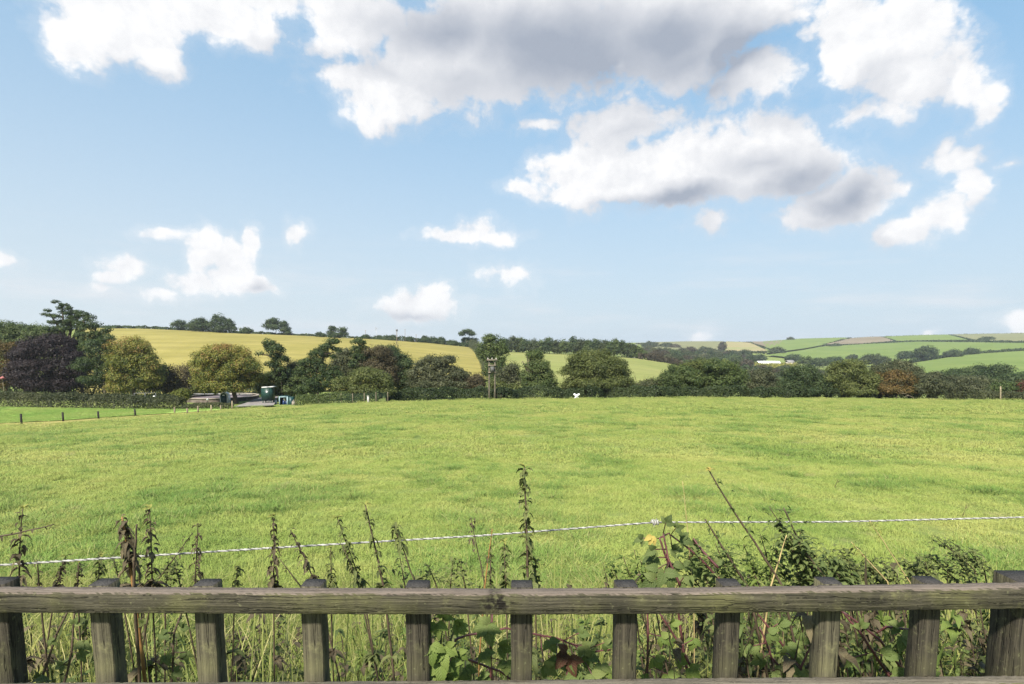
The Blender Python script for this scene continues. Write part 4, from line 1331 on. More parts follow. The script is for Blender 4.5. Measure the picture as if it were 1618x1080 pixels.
body = [(-2, .35), (-2.05, .75), (-1.75, .92), (-.9, .95), (1.1, .95), (1.9, .85), (2.05, .6), (2, .35)]
cab = [(-1.2, .94), (-.6, 1.42), (.6, 1.46), (1.25, .94)]
for nm, pr, w, mt in (('body', body, 1.7, M_CAR), ('cabin', cab, 1.5, M_CAR)):
    me_v, me_f = loft(pr, w)
    nn = len(pr)
    me = bpy.data.meshes.new(nm)
    me.from_pydata([(x, y, z + lift) for x, y, z in me_v], [], me_f + [tuple(range(nn))[::-1], tuple(range(nn, 2 * nn))])
    me.materials.append(mt)
    link(nm, me, em)
m = MB()
for (x0, x1) in ((-.85, -.05), (.05, .9)):
    m.box(((x0 + x1) / 2, -.755, 1.2 + lift), (x1 - x0, .02, .36), lean=(0, 0))
m.build('window', plain('car_glass', (.02, .025, .03), .1, .6), em)
for x in (-1.3, 1.3):
    for y in (-.78, .78):
        m = MB(); m.tube([(x, y - .1, .33 + lift), (x, y + .1, .33 + lift)], .33, 14); m.build('wheel', M_BLACK, em)
# ------------------------------------------------------------------ the weathered fence close to the camera
def woodmat(name, base, dark, moss, top, axis, knot=None):
    m, t, out = newmat(name)
    tcn = t.n('ShaderNodeTexCoord')
    ob = tcn.outputs['Object']
    stretch = (3.5, 130, 130) if axis == 'X' else (120, 120, 3.5)
    v = t.vm('MULTIPLY', ob, stretch)
    wv = t.vm('MULTIPLY', t.vm('SUBTRACT', t.noise(ob, 7, 3, .5, col=True), (.5, .5, .5)), (.0, 1.6, 1.6) if axis == 'X' else (1.6, 1.6, .0))
    v = t.vm('ADD', v, wv)
    kf = None
    if knot:
        q = t.vm('MULTIPLY', t.vm('SUBTRACT', ob, knot), (1 / .030, 0, 1 / .021))
        kd = t.m('ADD', t.vm('LENGTH', q), t.m('MULTIPLY_ADD', t.noise(ob, 45, 4, .6), .9, -.45))
        kf = t.ss(kd, 1.15, .55)
        # grain runs round the knot
        v = t.vm('ADD', v, t.vm('MULTIPLY', t.vm('SUBTRACT', ob, knot), t.n('ShaderNodeCombineXYZ').outputs[0]))
    g = t.noise(v, 1.6, 6, .65)
    g2 = t.noise(v, 5.0, 4, .6)
    fine = t.noise(t.vm('MULTIPLY', ob, (6, 420, 420) if axis == 'X' else (300, 300, 6)), 1.0, 3, .6)
    big = t.noise(t.vm('MULTIPLY', ob, (1, 1, 1)), 5.5, 4, .6)
    c = t.mix(t.ss(g, .32, .68), dark, base)
    c = t.mix(t.m('MULTIPLY', t.ss(big, .42, .66), .75), c, moss)
    spot = t.ss(t.noise(ob, 26, 5, .7), .52, .74)
    c = t.mix(t.m('MULTIPLY', spot, .45), c, tuple(x * 1.7 for x in moss))
    stain = t.ss(t.noise(t.vm('MULTIPLY', ob, (1, 1, .6)), 3.2, 3, .5), .55, .70)
    c = t.mix(t.m('MULTIPLY', stain, .65), c, tuple(x * .75 for x in dark))
    c = t.mix(t.m('MULTIPLY', t.ss(fine, .42, .70), .55), c, tuple(x * .45 for x in base))
    ck = t.m('ABSOLUTE', t.m('SUBTRACT', t.noise(t.vm('MULTIPLY', v, (.5, .5, .5)), 1.1, 3, .5), .5))
    crk = t.ss(ck, .018, .0)
    c = t.mix(t.m('MULTIPLY', crk, .8), c, tuple(x * .35 for x in dark))
    lich = t.ss(t.noise(ob, 90, 3, .6), .60, .72)
    c = t.mix(t.m('MULTIPLY', lich, .5), c, (.17, .17, .09))
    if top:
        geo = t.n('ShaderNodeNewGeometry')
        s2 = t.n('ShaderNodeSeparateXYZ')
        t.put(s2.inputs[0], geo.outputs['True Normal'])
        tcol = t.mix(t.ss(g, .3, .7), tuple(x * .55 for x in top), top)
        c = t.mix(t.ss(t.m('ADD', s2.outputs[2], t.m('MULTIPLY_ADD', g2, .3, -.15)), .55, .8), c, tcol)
    if kf is not None:
        ring = t.m('SINE', t.m('MULTIPLY', kd, 14))
        c = t.mix(kf, c, t.mix(t.ss(t.noise(ob, 60, 3, .6), .45, .65), (.012, .010, .008), (.10, .10, .05)))
    h = t.m('ADD', g, t.m('ADD', t.m('MULTIPLY', g2, .4), t.m('MULTIPLY', fine, -.5)))
    h = t.m('SUBTRACT', h, t.m('MULTIPLY', crk, .8))
    if kf is not None:
        h = t.m('SUBTRACT', h, t.m('MULTIPLY', kf, 1.2))
    finish(t, out, c, .85, .2, bump(t, h, .8, .004))
    return m


D0 = 1.06
KX = P(784, 953, D0)


def beam(path, w, h, ch, along='X', jit=.0006, seed=1):
    """chamfered timber: path = centre line points; w along y (or x for upright), h along z (or y)"""
    r = np.random.default_rng(seed)
    path = np.asarray(path, float)
    n = len(path)
    a, b = w / 2, h / 2
    pr = np.array([(-a, -b + ch), (-a + ch, -b), (a - ch, -b), (a, -b + ch), (a, b - ch), (a - ch, b), (-a + ch, b), (-a, b - ch)])
    V = np.zeros((n, 8, 3))
    V[:] = path[:, None, :]
    ax = (1, 2) if along == 'X' else (0, 1)
    V[:, :, ax[0]] += pr[None, :, 0]
    V[:, :, ax[1]] += pr[None, :, 1]
    wob = r.normal(0, jit, (n, 8, 2))
    V[:, :, ax[0]] += wob[..., 0]
    V[:, :, ax[1]] += wob[..., 1]
    i, j = np.meshgrid(np.arange(n - 1), np.arange(8), indexing='ij')
    Fq = np.stack([i * 8 + j, i * 8 + (j + 1) % 8, (i + 1) * 8 + (j + 1) % 8, (i + 1) * 8 + j], -1).reshape(-1, 4)
    if along != 'X':
        Fq = Fq
    caps = np.array([np.arange(8)[::-1], (n - 1) * 8 + np.arange(8)])
    return V.reshape(-1, 3), [Fq, caps]


fence_at = np.array([0, D0, 0.0])
fence_at[2] = float(hgt(0, D0))
fence = empty('picket_fence', fence_at, 'weathered grey green wooden fence with a top rail and square balusters, nearest the camera', 'fence')
BW = (.088, .079, .053)
BD = (.029, .027, .019)
BM = (.108, .106, .043)
RT = 0.030
NU = 800
us = np.linspace(-1200, 2750, NU)
vt = np.interp(us, [-1200, -260, 0, 540, 809, 1080, 1618, 1900, 2750], [926, 934, 936.6, 938.4, 939, 938, 928.8, 924, 912])
vb = np.interp(us, [-1200, -260, 0, 540, 809, 1080, 1618, 1900, 2750], [958, 966, 968.2, 970.8, 972, 970, 962.6, 958, 946])
k5 = np.ones(9) / 9
sm = lambda a: np.convolve(np.pad(a, 4, mode='edge'), k5, 'valid')
vt, vb = sm(vt), sm(vb)
pt, pb = P(us, vt, D0), P(us, vb, D0)
hh = float(np.mean(pt[:, 2] - pb[:, 2]))
path = (pt + pb) / 2 + [0, RT / 2, 0]
V, Fq = beam(path, RT, hh, .0022, 'X', .0004, 3)
r_ = np.random.default_rng(8)
q_ = np.convolve(r_.normal(size=NU + 4), np.ones(5) / 5, 'valid')[:NU] * .0016
V8 = V.reshape(NU, 8, 3)
V8[:, 7, 2] -= np.abs(q_)
V8[:, 6, 1] += np.abs(q_[::-1]) * .8
V8[:, 1, 2] += np.abs(np.roll(q_, 90)) * .4
V = V8.reshape(-1, 3)
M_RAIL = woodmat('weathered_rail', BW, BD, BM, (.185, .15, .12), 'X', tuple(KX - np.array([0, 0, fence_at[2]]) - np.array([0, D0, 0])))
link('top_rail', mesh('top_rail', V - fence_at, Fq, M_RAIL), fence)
vt2 = sm(np.interp(us, [-260, 0, 540, 809, 1080, 1618, 1900], [1079, 1078, 1075.5, 1073.5, 1070.5, 1066.5, 1064]))
p2 = P(us, vt2, D0 + RT)
path = p2 - [0, RT / 2, hh / 2]
V, Fq = beam(path, RT, hh, .0022, 'X', .0005, 4)
M_RAIL2 = woodmat('weathered_lower_rail', BW, BD, BM, (.17, .15, .115), 'X')
link('bottom_rail', mesh('bottom_rail', V - fence_at, Fq, M_RAIL2), fence)
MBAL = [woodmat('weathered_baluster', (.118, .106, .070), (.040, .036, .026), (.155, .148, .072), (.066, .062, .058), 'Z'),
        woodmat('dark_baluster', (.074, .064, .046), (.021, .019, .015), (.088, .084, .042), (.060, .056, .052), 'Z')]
BY = D0 + RT + .0012
bal = [(-27, 12, 1, 923), (142, 174.5, 0, 925.5), (307, 340, 0, 926), (476, 509, 0, 926.5), (641, 677, 1, 928), (807, 841.5, 1, 928), (973.5, 1007.5, 1, 927.5), (1139, 1170, 1, 925.5), (1297, 1329, 0, 923), (1455, 1487, 1, 921.5), (-185, -150, 0, 923), (1772, 1805, 0, 917)] + [(-350 - 164 * i, -316 - 164 * i, i % 2, 922) for i in range(5)] + [(1930 + 158 * i, 1963 + 158 * i, (i + 1) % 2, 914) for i in range(5)]
for k, (ul, ur, mt, vtop) in enumerate(bal):
    a, b = P(ul, 985, BY), P(ur, 985, BY)
    zt = float(P((ul + ur) / 2, vtop, BY)[2])
    w = b[0] - a[0]
    n = 26
    zz = np.linspace(float(hgt(a[0], BY)) - .15, zt, n)
    path = np.stack([np.full(n, (a[0] + b[0]) / 2), np.full(n, BY + .019), zz], -1)
    V, Fq = beam(path, w, .038, .003, 'Z', .0007, 20 + k)
    top = V.reshape(n, 8, 3)
    c = np.array([(a[0] + b[0]) / 2, BY + .019, 0])
    loc = np.array([c[0], c[1], float(hgt(c[0], BY))])
    o = link('baluster', mesh('baluster', V - loc, [Fq[0][:, ::-1], Fq[1][:, ::-1]], MBAL[mt]), fence, loc - fence_at)
# corner post at the right, two timbers side by side
for (ul, w, dep, vtop, y0, mt) in ((1606, .075, .066, 921, BY, 1), (1674, .05, .045, 924, BY, 1)):
    a = P(ul, 985, y0)
    zt = float(P(ul, vtop, y0)[2])
    n = 26
    zz = np.linspace(float(hgt(a[0], y0)) - .2, zt, n)
    path = np.stack([np.full(n, a[0] + w / 2), np.full(n, y0 + dep / 2), zz], -1)
    V, Fq = beam(path, w, dep, .004, 'Z', .0008, 50 + ul)
    loc = np.array([a[0] + w / 2, y0 + dep / 2, float(hgt(a[0], y0))])
    link('post', mesh('post', V - loc, [Fq[0][:, ::-1], Fq[1][:, ::-1]], MBAL[mt]), fence, loc - fence_at)

# ------------------------------------------------------------------ electric fence rope
RP = np.array([P(-1300, 975, 1.16), P(-420, 921, 1.28), P(0, 892.5, 1.36), P(420, 866, 1.46), P(760, 846, 1.56), P(1035, 825, 1.66), P(1320, 824.2, 1.68), P(1618, 817, 1.72), P(1950, 806, 1.77), P(3000, 776, 1.95)])
s = np.concatenate([[0], np.cumsum(np.linalg.norm(np.diff(RP, axis=0), axis=1))])
q = np.arange(0, s[-1], .0032)
core = np.stack([np.interp(q, s, RP[:, k]) for k in range(3)], -1)
rope = empty('fence_rope', core[len(core) // 2], 'white twisted electric fence rope with dark flecks, strung above the weeds behind the fence', 'rope')
ro = core[len(core) // 2]
M_ROPE = plain('white_rope', (.32, .315, .29), .6, .3, .3, 60)
M_ROPED = plain('dark_rope_strand', (.10, .10, .095), .6, .3, .3, 60)
pitch = .028
for k in range(3):
    ph = 2 * np.pi * (q / pitch + k / 3)
    c = core + 0.0014 * np.stack([0 * ph, np.cos(ph), np.sin(ph)], -1)
    m = MB()
    m.tube(c, .0016 if k < 2 else .0014, 6)
    m.build('strand', M_ROPE if k < 2 else M_ROPED, rope, off=ro, smooth=True)
kp = P(1035, 825, 1.66)
m = MB()
tt = np.linspace(0, 6 * np.pi, 60)
m.tube(kp + np.stack([(tt / (6 * np.pi) - .5) * .02, .0062 * np.cos(tt), .0062 * np.sin(tt)], -1), .0026, 6)
for a in (40, 75, 120, 160, 250):
    dv = np.array([math.cos(R(a)), -.3, math.sin(R(a))])
    m.tube(bend(kp, kp + dv * .014, 4, .1), [.0018, .0016, .0012, .0008], 5)
m.build('knot', M_ROPE, rope, off=ro)

# ------------------------------------------------------------------ leaves and weeds near the fence
PAL.update({
    'nettle': S((.052, .068, .024), (.105, .125, .040), (.185, .20, .075)),
    'withered': S((.045, .034, .022), (.100, .078, .048), (.17, .14, .078)),
    'young': S((.14, .16, .035), (.24, .25, .06), (.33, .32, .09)),
    'bramble': S((.070, .105, .028), (.115, .155, .045), (.19, .22, .075)),
    'brambledark': S((.056, .082, .026), (.10, .135, .042), (.18, .21, .072)),
    'redleaf': S((.050, .022, .014), (.085, .038, .024), (.12, .062, .036)),
    'yellowleaf': S((.36, .28, .07), (.45, .36, .10), (.50, .42, .16)),
    'fresh': S((.07, .11, .025), (.13, .18, .04), (.20, .24, .07)),
})


def veinmat(name, stops, transl=.32):
    key = 'v_' + name
    if key in _mc:
        return _mc[key]
    m, t, out = newmat('leafblade_' + name)
    at = t.n('ShaderNodeAttribute', attribute_name='tint')
    c = ramp(t, at.outputs['Fac'], stops)
    uvn = t.n('ShaderNodeUVMap')
    sp = t.n('ShaderNodeSeparateXYZ')
    t.put(sp.inputs[0], uvn.outputs[0])
    across = t.m('ABSOLUTE', t.m('SUBTRACT', sp.outputs[1], .5))
    lat = t.m('ABSOLUTE', t.m('SINE', t.m('MULTIPLY', t.m('SUBTRACT', sp.outputs[0], t.m('MULTIPLY', across, .55)), 22)))
    vein = t.m('MAXIMUM', t.ss(lat, .22, .04), t.ss(across, .035, .01))
    mot = t.noise(posnode(t), 60, 4, .6)
    c = t.mix(t.m('MULTIPLY', t.ss(mot, .55, .8), .35), c, t.mix(.5, c, (.20, .17, .07)))
    c2 = t.mix(t.m('MULTIPLY', vein, .38), c, t.mix(.6, c, (.30, .34, .16)))
    finish(t, out, c2, .6, .16, bump(t, t.m('MULTIPLY', lat, 1.0), .35, .002), transl)
    _mc[key] = m
    return m


class Leaves:
    def __init__(s):
        s.V, s.F, s.T, s.U, s.n = [], [], [], [], 0

    def leaf(s, base, d, up, L, W_, droop=.35, fold=.25, n=7, ser=.12, tint=None, shape=1.0):
        d = np.asarray(d, float)
        d /= np.linalg.norm(d) + 1e-9
        side = np.cross(d, np.asarray(up, float))
        side /= np.linalg.norm(side) + 1e-9
        nr = np.cross(side, d)
        t = np.linspace(0, 1, n + 1)
        w = W_ / 2 * np.sin(np.pi * np.clip(t ** (.72 * shape), 0, 1)) ** .85
        w = w * (1 + ser * np.where(np.arange(n + 1) % 2, 1, -1))
        w[0] = W_ * .03
        w[-1] = W_ * .01
        tw = rng.normal(0, .12)
        ctr = np.asarray(base)[None] + d * (t * L)[:, None] - np.array([0, 0, 1.0]) * (droop * L * t ** 2)[:, None] + nr * (.10 * L * np.sin(t * np.pi))[:, None]
        e1 = ctr + side * w[:, None] + nr * (w * fold + tw * w * t)[:, None]
        e2 = ctr - side * w[:, None] + nr * (w * fold - tw * w * t)[:, None]
        V = np.stack([e1, ctr, e2], 1).reshape(-1, 3)
        i = np.arange(n)[:, None] * 3
        F_ = np.concatenate([i + [0, 1, 4, 3], i + [1, 2, 5, 4]]) + s.n
        U = np.stack([np.stack([t, 0 * t], -1), np.stack([t, 0 * t + .5], -1), np.stack([t, 0 * t + 1], -1)], 1).reshape(-1, 2)
        s.V.append(V)
        s.F.append(F_)
        s.U.append(U)
        s.T.append(np.full(len(F_), np.clip(rng.normal(.5, .2) if tint is None else tint, 0, 1)))
        s.n += len(V)

    def build(s, name, pal, parent, off):
        if not s.V:
            return
        return link(name, mesh(name, np.concatenate(s.V) - np.asarray(off), np.concatenate(s.F), veinmat(pal, PAL[pal]), True, np.concatenate(s.T), np.concatenate(s.U)), parent)


M_STEM = plain('dark_stem', (.072, .052, .034), .7, .25, .35, 40)
M_STEMG = plain('green_stem', (.095, .10, .040), .6, .3, .3, 40)
M_STEMR = plain('red_cane', (.085, .030, .030), .5, .4, .35, 30)
M_STEMO = plain('orange_stem', (.24, .13, .045), .6, .3, .3, 30)
M_STRAWS = plain('straw_stem', (.36, .28, .13), .7, .2, .25, 30)


def stalk_path(b, tpx, d, n=14, wob=.012):
    B, T_ = P(*b, d), P(*tpx, d)
    dirn = (B - T_) / np.linalg.norm(B - T_)
    gzz = float(hgt(B[0], B[1]))
    L = (B[2] - gzz)
    foot = np.array([B[0] + np.clip(dirn[0] / max(-dirn[2], .3) * L * .45, -.3, .3), d + rng.uniform(-.03, .06), gzz - .03])
    low = bend(foot, B, 7, .02)
    hi = bend(B, T_, n, wob * 3)
    return low, hi


def weed(name, label, b, tpx, d, pal='withered', tip='young', whorls=7, size=.030, r=.0019, stem=None, start=0.0, droop=.9, group=None, cat='weed', wpx=1.0, lowleaf=True):
    low, hi = stalk_path(b, tpx, d)
    off = low[0]
    em = empty(name, off, label, cat, group)
    path = np.concatenate([low[:-1], hi])
    m = MB()
    m.tube(path, np.linspace(r * 1.35, r * .55, len(path)), 6)
    m.build('stem', stem or M_STEM, em, off=off)
    lv, tv = Leaves(), Leaves()
    s = np.linspace(0, 1, len(hi))
    H = np.linalg.norm(hi[-1] - hi[0])
    for k in range(whorls):
        f = start + (1 - start) * (k + .5) / whorls
        c = np.array([np.interp(f, s, hi[:, i]) for i in range(3)])
        sz = size * (1.0 - .4 * f)
        for j in range(rng.integers(6, 10)):
            a = rng.uniform(0, 2 * np.pi)
            dv = np.array([math.cos(a), math.sin(a) * .8, rng.uniform(-.9, .45)])
            lv.leaf(c + rng.normal(0, 1, 3) * [.003, .003, H * .25 / whorls], dv, (0, 0, 1), sz * rng.uniform(.4, 1.0), sz * rng.uniform(.28, .55), droop * rng.uniform(.3, 1.1), rng.uniform(.1, 1.1), 6, .15)
    if tip:
        for j in range(5):
            a = rng.uniform(0, 2 * np.pi)
            tv.leaf(hi[-1], (math.cos(a), math.sin(a), rng.uniform(.1, .7)), (0, 0, 1), size * .75, size * .3, .2, .3, 5, .1)
        tv.build('tip', tip, em, off)
    if lowleaf:
        for k in range(9):
            i = rng.integers(2, len(low))
            for j in range(3):
                a = rng.uniform(0, 2 * np.pi)
                lv.leaf(low[i], (math.cos(a), math.sin(a), rng.uniform(-.4, .4)), (0, 0, 1), size * rng.uniform(.8, 1.6), size * rng.uniform(.4, .8), .6, .4, 6)
    lv.build('foliage', pal, em, off)
    return em


weed('dead_nettle', 'withered nettle with drooping brown leaf tufts and yellow top, farthest left above the rail', (30, 930), (36, 803), 1.36, size=.030, whorls=6, start=.08)
weed('dead_nettle', 'short thin stalk just right of the leftmost withered nettle', (62, 930), (59, 884), 1.42, size=.012, whorls=3, tip=None, r=.002)
weed('dead_nettle', 'short leaning nettle with brown leaves left of the second baluster', (88, 928), (104, 879), 1.45, size=.022, whorls=4)
weed('dead_nettle', 'short brown nettle beside the second baluster, barely reaching the rope', (122, 926), (125, 888), 1.45, size=.020, whorls=3)
weed('nettle', 'short dark green nettle directly behind the second baluster', (155, 926), (158, 877), 1.5, 'nettle', size=.026, whorls=6)
weed('dead_nettle', 'thick dead nettle with a heavy brown drooping head, right of the second baluster', (212, 930), (193, 816), 1.30, tip=None, size=.040, whorls=8, stem=M_STEMO, r=.004, start=.25)
weed('dead_stick', 'bare black stick beside the heavy headed dead nettle', (211, 930), (216, 828), 1.27, tip=None, whorls=2, size=.014, r=.0035, start=.4, lowleaf=False)
weed('dead_nettle', 'tall withered nettle with curled brown tufts and pale top, right of the black stick', (240, 926), (237, 803), 1.36, size=.030, whorls=7)
weed('dead_nettle', 'slim brown nettle left of the third baluster, head above the rope', (308, 928), (313, 826), 1.40, size=.022, whorls=7, tip=None)
weed('dead_cane', 'thin cane leaning right from the rail towards the slim brown nettle', (243, 925), (304, 842), 1.45, tip=None, size=.016, whorls=3, r=.002, start=.6, lowleaf=False, cat='cane')
weed('nettle', 'small dark green nettle between the third baluster and the upright one', (371, 926), (376, 897), 1.5, 'nettle', size=.024, whorls=4)
weed('dead_nettle', 'upright withered nettle with pale top between the third and fourth baluster', (432, 928), (433, 815), 1.38, size=.026, whorls=8)
weed('dead_nettle', 'leaning dead nettle with a dark nodding head left of the fourth baluster', (497, 917), (459, 837), 1.42, size=.024, whorls=6, tip=None)
weed('dead_cane', 'thin bare cane leaning left in front of the nodding nettle', (475, 926), (441, 882), 1.45, tip=None, size=.014, whorls=2, r=.002, start=.7, lowleaf=False, cat='cane')
weed('nettle', 'short green nettle just right of the fourth baluster', (523, 926), (523, 866), 1.45, 'nettle', size=.022, whorls=6)
weed('dead_nettle', 'leaning withered nettle with crooked head, third stem right of the fourth baluster', (571, 920), (533, 818), 1.45, 'nettle', size=.026, whorls=7)
weed('dead_nettle', 'low leafy nettle crossing under the crooked headed one', (566, 922), (540, 860), 1.42, 'nettle', size=.024, whorls=5, tip=None)
weed('dead_nettle', 'tall leaning nettle with leaf tufts and yellow tip left of the fifth baluster', (606, 926), (577, 797), 1.42, 'nettle', size=.028, whorls=6, r=.0028)
weed('dead_nettle', 'leaning stalk with a dark bushy head beside the fifth baluster', (655, 917), (622, 830), 1.40, 'nettle', tip=None, size=.034, whorls=4, start=.55)
weed('seed_stalk', 'thin grass stalk with a nodding dark seed head right of the fifth baluster', (765, 918), (744, 816), 1.45, tip=None, size=.024, whorls=2, start=.8, r=.0016, lowleaf=False, cat='grass stalk')
weed('red_stalk', 'thin reddish stalk bending right beside the seed stalk', (766, 926), (778, 835), 1.40, tip=None, size=.012, whorls=3, stem=M_STEMO, r=.0018, lowleaf=False, cat='stalk')
weed('nettle', 'short pale nettle between the reddish stalk and the yellow topped one', (775, 926), (774, 860), 1.45, 'nettle', size=.018, whorls=6, tip=None)
weed('nettle', 'short nettle with a bright yellow green top left of the tallest nettle', (799, 926), (797, 856), 1.40, 'nettle', size=.028, whorls=5)
weed('nettle', 'tallest green nettle, standing behind the sixth baluster', (834, 920), (829, 738), 1.42, 'nettle', size=.036, whorls=12, r=.0032, droop=.6)
weed('nettle', 'low green nettle just right of the tallest nettle', (846, 926), (846, 890), 1.45, 'nettle', size=.03, whorls=4)
weed('bramble_cane', 'long black arching cane with a yellow leaf at its tip, right of centre', (1236, 926), (1120, 742), 1.42, 'bramble', tip='yellowleaf', size=.026, whorls=3, r=.003, start=.35, stem=M_STEM, cat='cane')
weed('bramble_cane', 'thinner prickly cane just left of the long black cane', (1182, 928), (1114, 820), 1.42, 'brambledark', tip=None, size=.020, whorls=5, r=.003, start=.1, cat='cane')
weed('dead_stick', 'thin black stick leaning over the dark bushy weed', (1298, 926), (1238, 802), 1.44, 'brambledark', tip=None, size=.020, whorls=3, r=.003, start=.1, cat='stick')
weed('grass_stalk', 'straw coloured stalk crossing behind the long black cane', (1218, 926), (1243, 845), 1.42, tip=None, size=.01, whorls=1, stem=M_STRAWS, r=.0022, lowleaf=False, cat='grass stalk')
weed('grass_stalk', 'straw grass stalk leaning left between the ninth and tenth baluster, longer one', (1438, 920), (1374, 822), 1.6, 'young', tip=None, size=.014, whorls=3, stem=M_STRAWS, start=.7, r=.0016, lowleaf=False, cat='grass stalk')
weed('grass_stalk', 'straw grass stalk leaning left right of the ninth baluster, shorter one', (1402, 918), (1345, 856), 1.5, 'young', tip=None, size=.016, whorls=3, stem=M_STRAWS, start=.6, r=.0016, lowleaf=False, cat='grass stalk')
weed('grass_stalk', 'pale thin grass stalk reaching above the rope left of the long black cane', (1096, 928), (1078, 760), 1.5, 'young', tip=None, size=.010, whorls=2, stem=M_STRAWS, start=.8, r=.0012, lowleaf=False, cat='grass stalk')
# cane entering from the left edge
a, b = P(-90, 868, 1.3), P(86, 828, 1.34)
pth = bend(a, b, 14, .05)
em = empty('bramble_cane', a, 'thin bramble cane reaching in from the left edge above the rope', 'cane')
m = MB(); m.tube(np.concatenate([bend(np.array([a[0] - .1, a[1], hgt(a[0], a[1])]), a, 6, .03, -.06)[:-1], pth]), np.concatenate([np.full(5, .003), np.linspace(.003, .0012, 14)]), 6); m.build('stem', M_STEM, em, off=a)
lv = Leaves()
for f in np.linspace(.2, 1, 9):
    c = np.array([np.interp(f, np.linspace(0, 1, 14), pth[:, k]) for k in range(3)])
    lv.leaf(c, rng.normal(size=3) * [1, .6, 1], (0, 0, 1), .012, .005, .3, .4, 4)
lv.build('foliage', 'withered', em, a)


def bramble(name, label, canes, d, leafs, pal='bramble', cat='bramble', mat=None, nsub=3, spread=.06, r=.0035):
    """canes: lists of photo pixels; leafs: (u, v, size px, tilt, depth shift) for the big trifoliate leaves"""
    off = P(*canes[0][0], d)
    em = empty(name, off, label, cat)
    cv = []
    for cpx in canes:
        pts = np.concatenate([bend(P(*cpx[k], d + .02 * k), P(*cpx[k + 1], d + .02 * (k + 1)), 7, .03)[: None if k == len(cpx) - 2 else -1] for k in range(len(cpx) - 1)])
        cv.append(pts)
        m = MB()
        m.tube(pts, np.linspace(r, r * .55, len(pts)), 6)
        for k in range(2, len(pts) - 1, 1):          # prickles
            dv = rng.normal(size=3) * [1, .7, 1]
            dv /= np.linalg.norm(dv)
            m.tube([pts[k], pts[k] + dv * r * 2.2], [r * .4, r * .05], 4)
        m.build('cane', mat or M_STEMR, em, off=off)
    lv = Leaves()
    pm = MB()
    allp = np.concatenate(cv)
    for (u, v, sz, ang, dy) in leafs:
        c = P(u, v, d + dy)
        L = sz * .68 * d / F
        near = allp[np.argmin(np.linalg.norm(allp - c, axis=1))]
        pm.tube(bend(near, c, 5, .04), [r * .4] * 5, 4)
        base_dir = np.array([math.cos(R(ang)), rng.uniform(-.5, -.1), math.sin(R(ang))])
        for j, da in enumerate([0, 62, -62][:nsub]):
            a2 = R(ang + da)
            dv = np.array([math.cos(a2), rng.uniform(-.35, .1), math.sin(a2)])
            upv = np.array([rng.normal(0, .25), -1.0, .55 + rng.normal(0, .25)])
            lv.leaf(c, dv, upv, L * (1 if j == 0 else .82), L * (.68 if j == 0 else .55), .12, .16, 12, .10, shape=.8)
    pm.build('leafstalk', mat or M_STEMR, em, off=off)
    lv.build('foliage', pal, em, off)
    return em


bramble('bramble', 'bramble bush with pale green ribbed leaves below the rope knot', [[(1090, 1085), (1060, 900), (1042, 850), (1058, 842)], [(1150, 930), (1105, 880), (1060, 845)], [(1075, 925), (1055, 880), (1048, 842)], [(1135, 897), (1110, 870), (1095, 850)]], 1.38,
        [(1052, 826, 28, 60, 0), (1075, 850, 34, -20, .03), (1035, 868, 30, 200, -.02), (1030, 880, 34, -100, 0), (1040, 898, 40, 230, -.05), (1050, 905, 44, -60, -.06), (1036, 915, 42, -150, -.06), (1064, 890, 36, -80, .05), (1095, 860, 30, 0, .05), (1086, 885, 34, -40, .06), (1105, 900, 34, -70, .06), (1080, 912, 36, -100, .05), (1120, 912, 34, -20, .08), (1016, 850, 24, 200, .02), (1062, 866, 30, -10, .08), (1022, 925, 34, 250, 0), (1130, 890, 26, 20, .08), (1068, 834, 24, 20, .0)], 'brambledark')
lvp = Leaves()
pp = P(1030, 846, 1.36)
for a in (250, 290, 200):
    lvp.leaf(pp, (math.cos(R(a)), -.2, math.sin(R(a))), (0, -1, .4), .022, .014, .2, .3, 8, .1)
o = lvp.build('yellow_leaf', 'yellowleaf', None, pp)
o.location = pp
tag(o, 'bright yellow bramble leaf just below the rope knot', 'leaf')
bramble('bramble', 'bramble spray with big ribbed leaves between the fifth and sixth baluster', [[(700, 1100), (720, 1010), (735, 1004), (800, 992), (880, 1008), (935, 1030), (965, 1026)], [(690, 1075), (735, 1040), (790, 1060), (830, 1090)], [(775, 1095), (776, 1010), (778, 970)]], 1.26,
        [(770, 990, 44, -75, -.04), (772, 985, 40, 200, -.03), (790, 1020, 40, -10, 0), (765, 1030, 34, -60, -.02), (735, 1055, 40, -70, -.04), (700, 1070, 46, 190, -.03), (730, 1080, 42, 10, -.05), (800, 1045, 34, -90, 0), (760, 1068, 34, -30, -.03), (868, 1012, 34, -60, .02), (860, 1050, 40, -30, 0), (880, 1040, 36, 240, .02), (915, 1000, 30, 0, .03), (920, 1020, 36, -40, .02), (925, 1035, 40, -20, .02), (915, 1060, 44, 200, -.02), (935, 1065, 44, -50, -.03), (950, 1050, 36, -90, 0), (900, 1055, 36, 100, 0), (955, 1015, 30, -20, .04)], 'bramble')
bramble('dead_bramble', 'withered red brown bramble leaf right of the sixth baluster', [[(895, 1090), (898, 1040), (893, 1030)]], 1.24, [(893, 1033, 40, 230, 0), (895, 1030, 34, 130, 0), (900, 1040, 44, -70, 0)], 'redleaf', nsub=2)
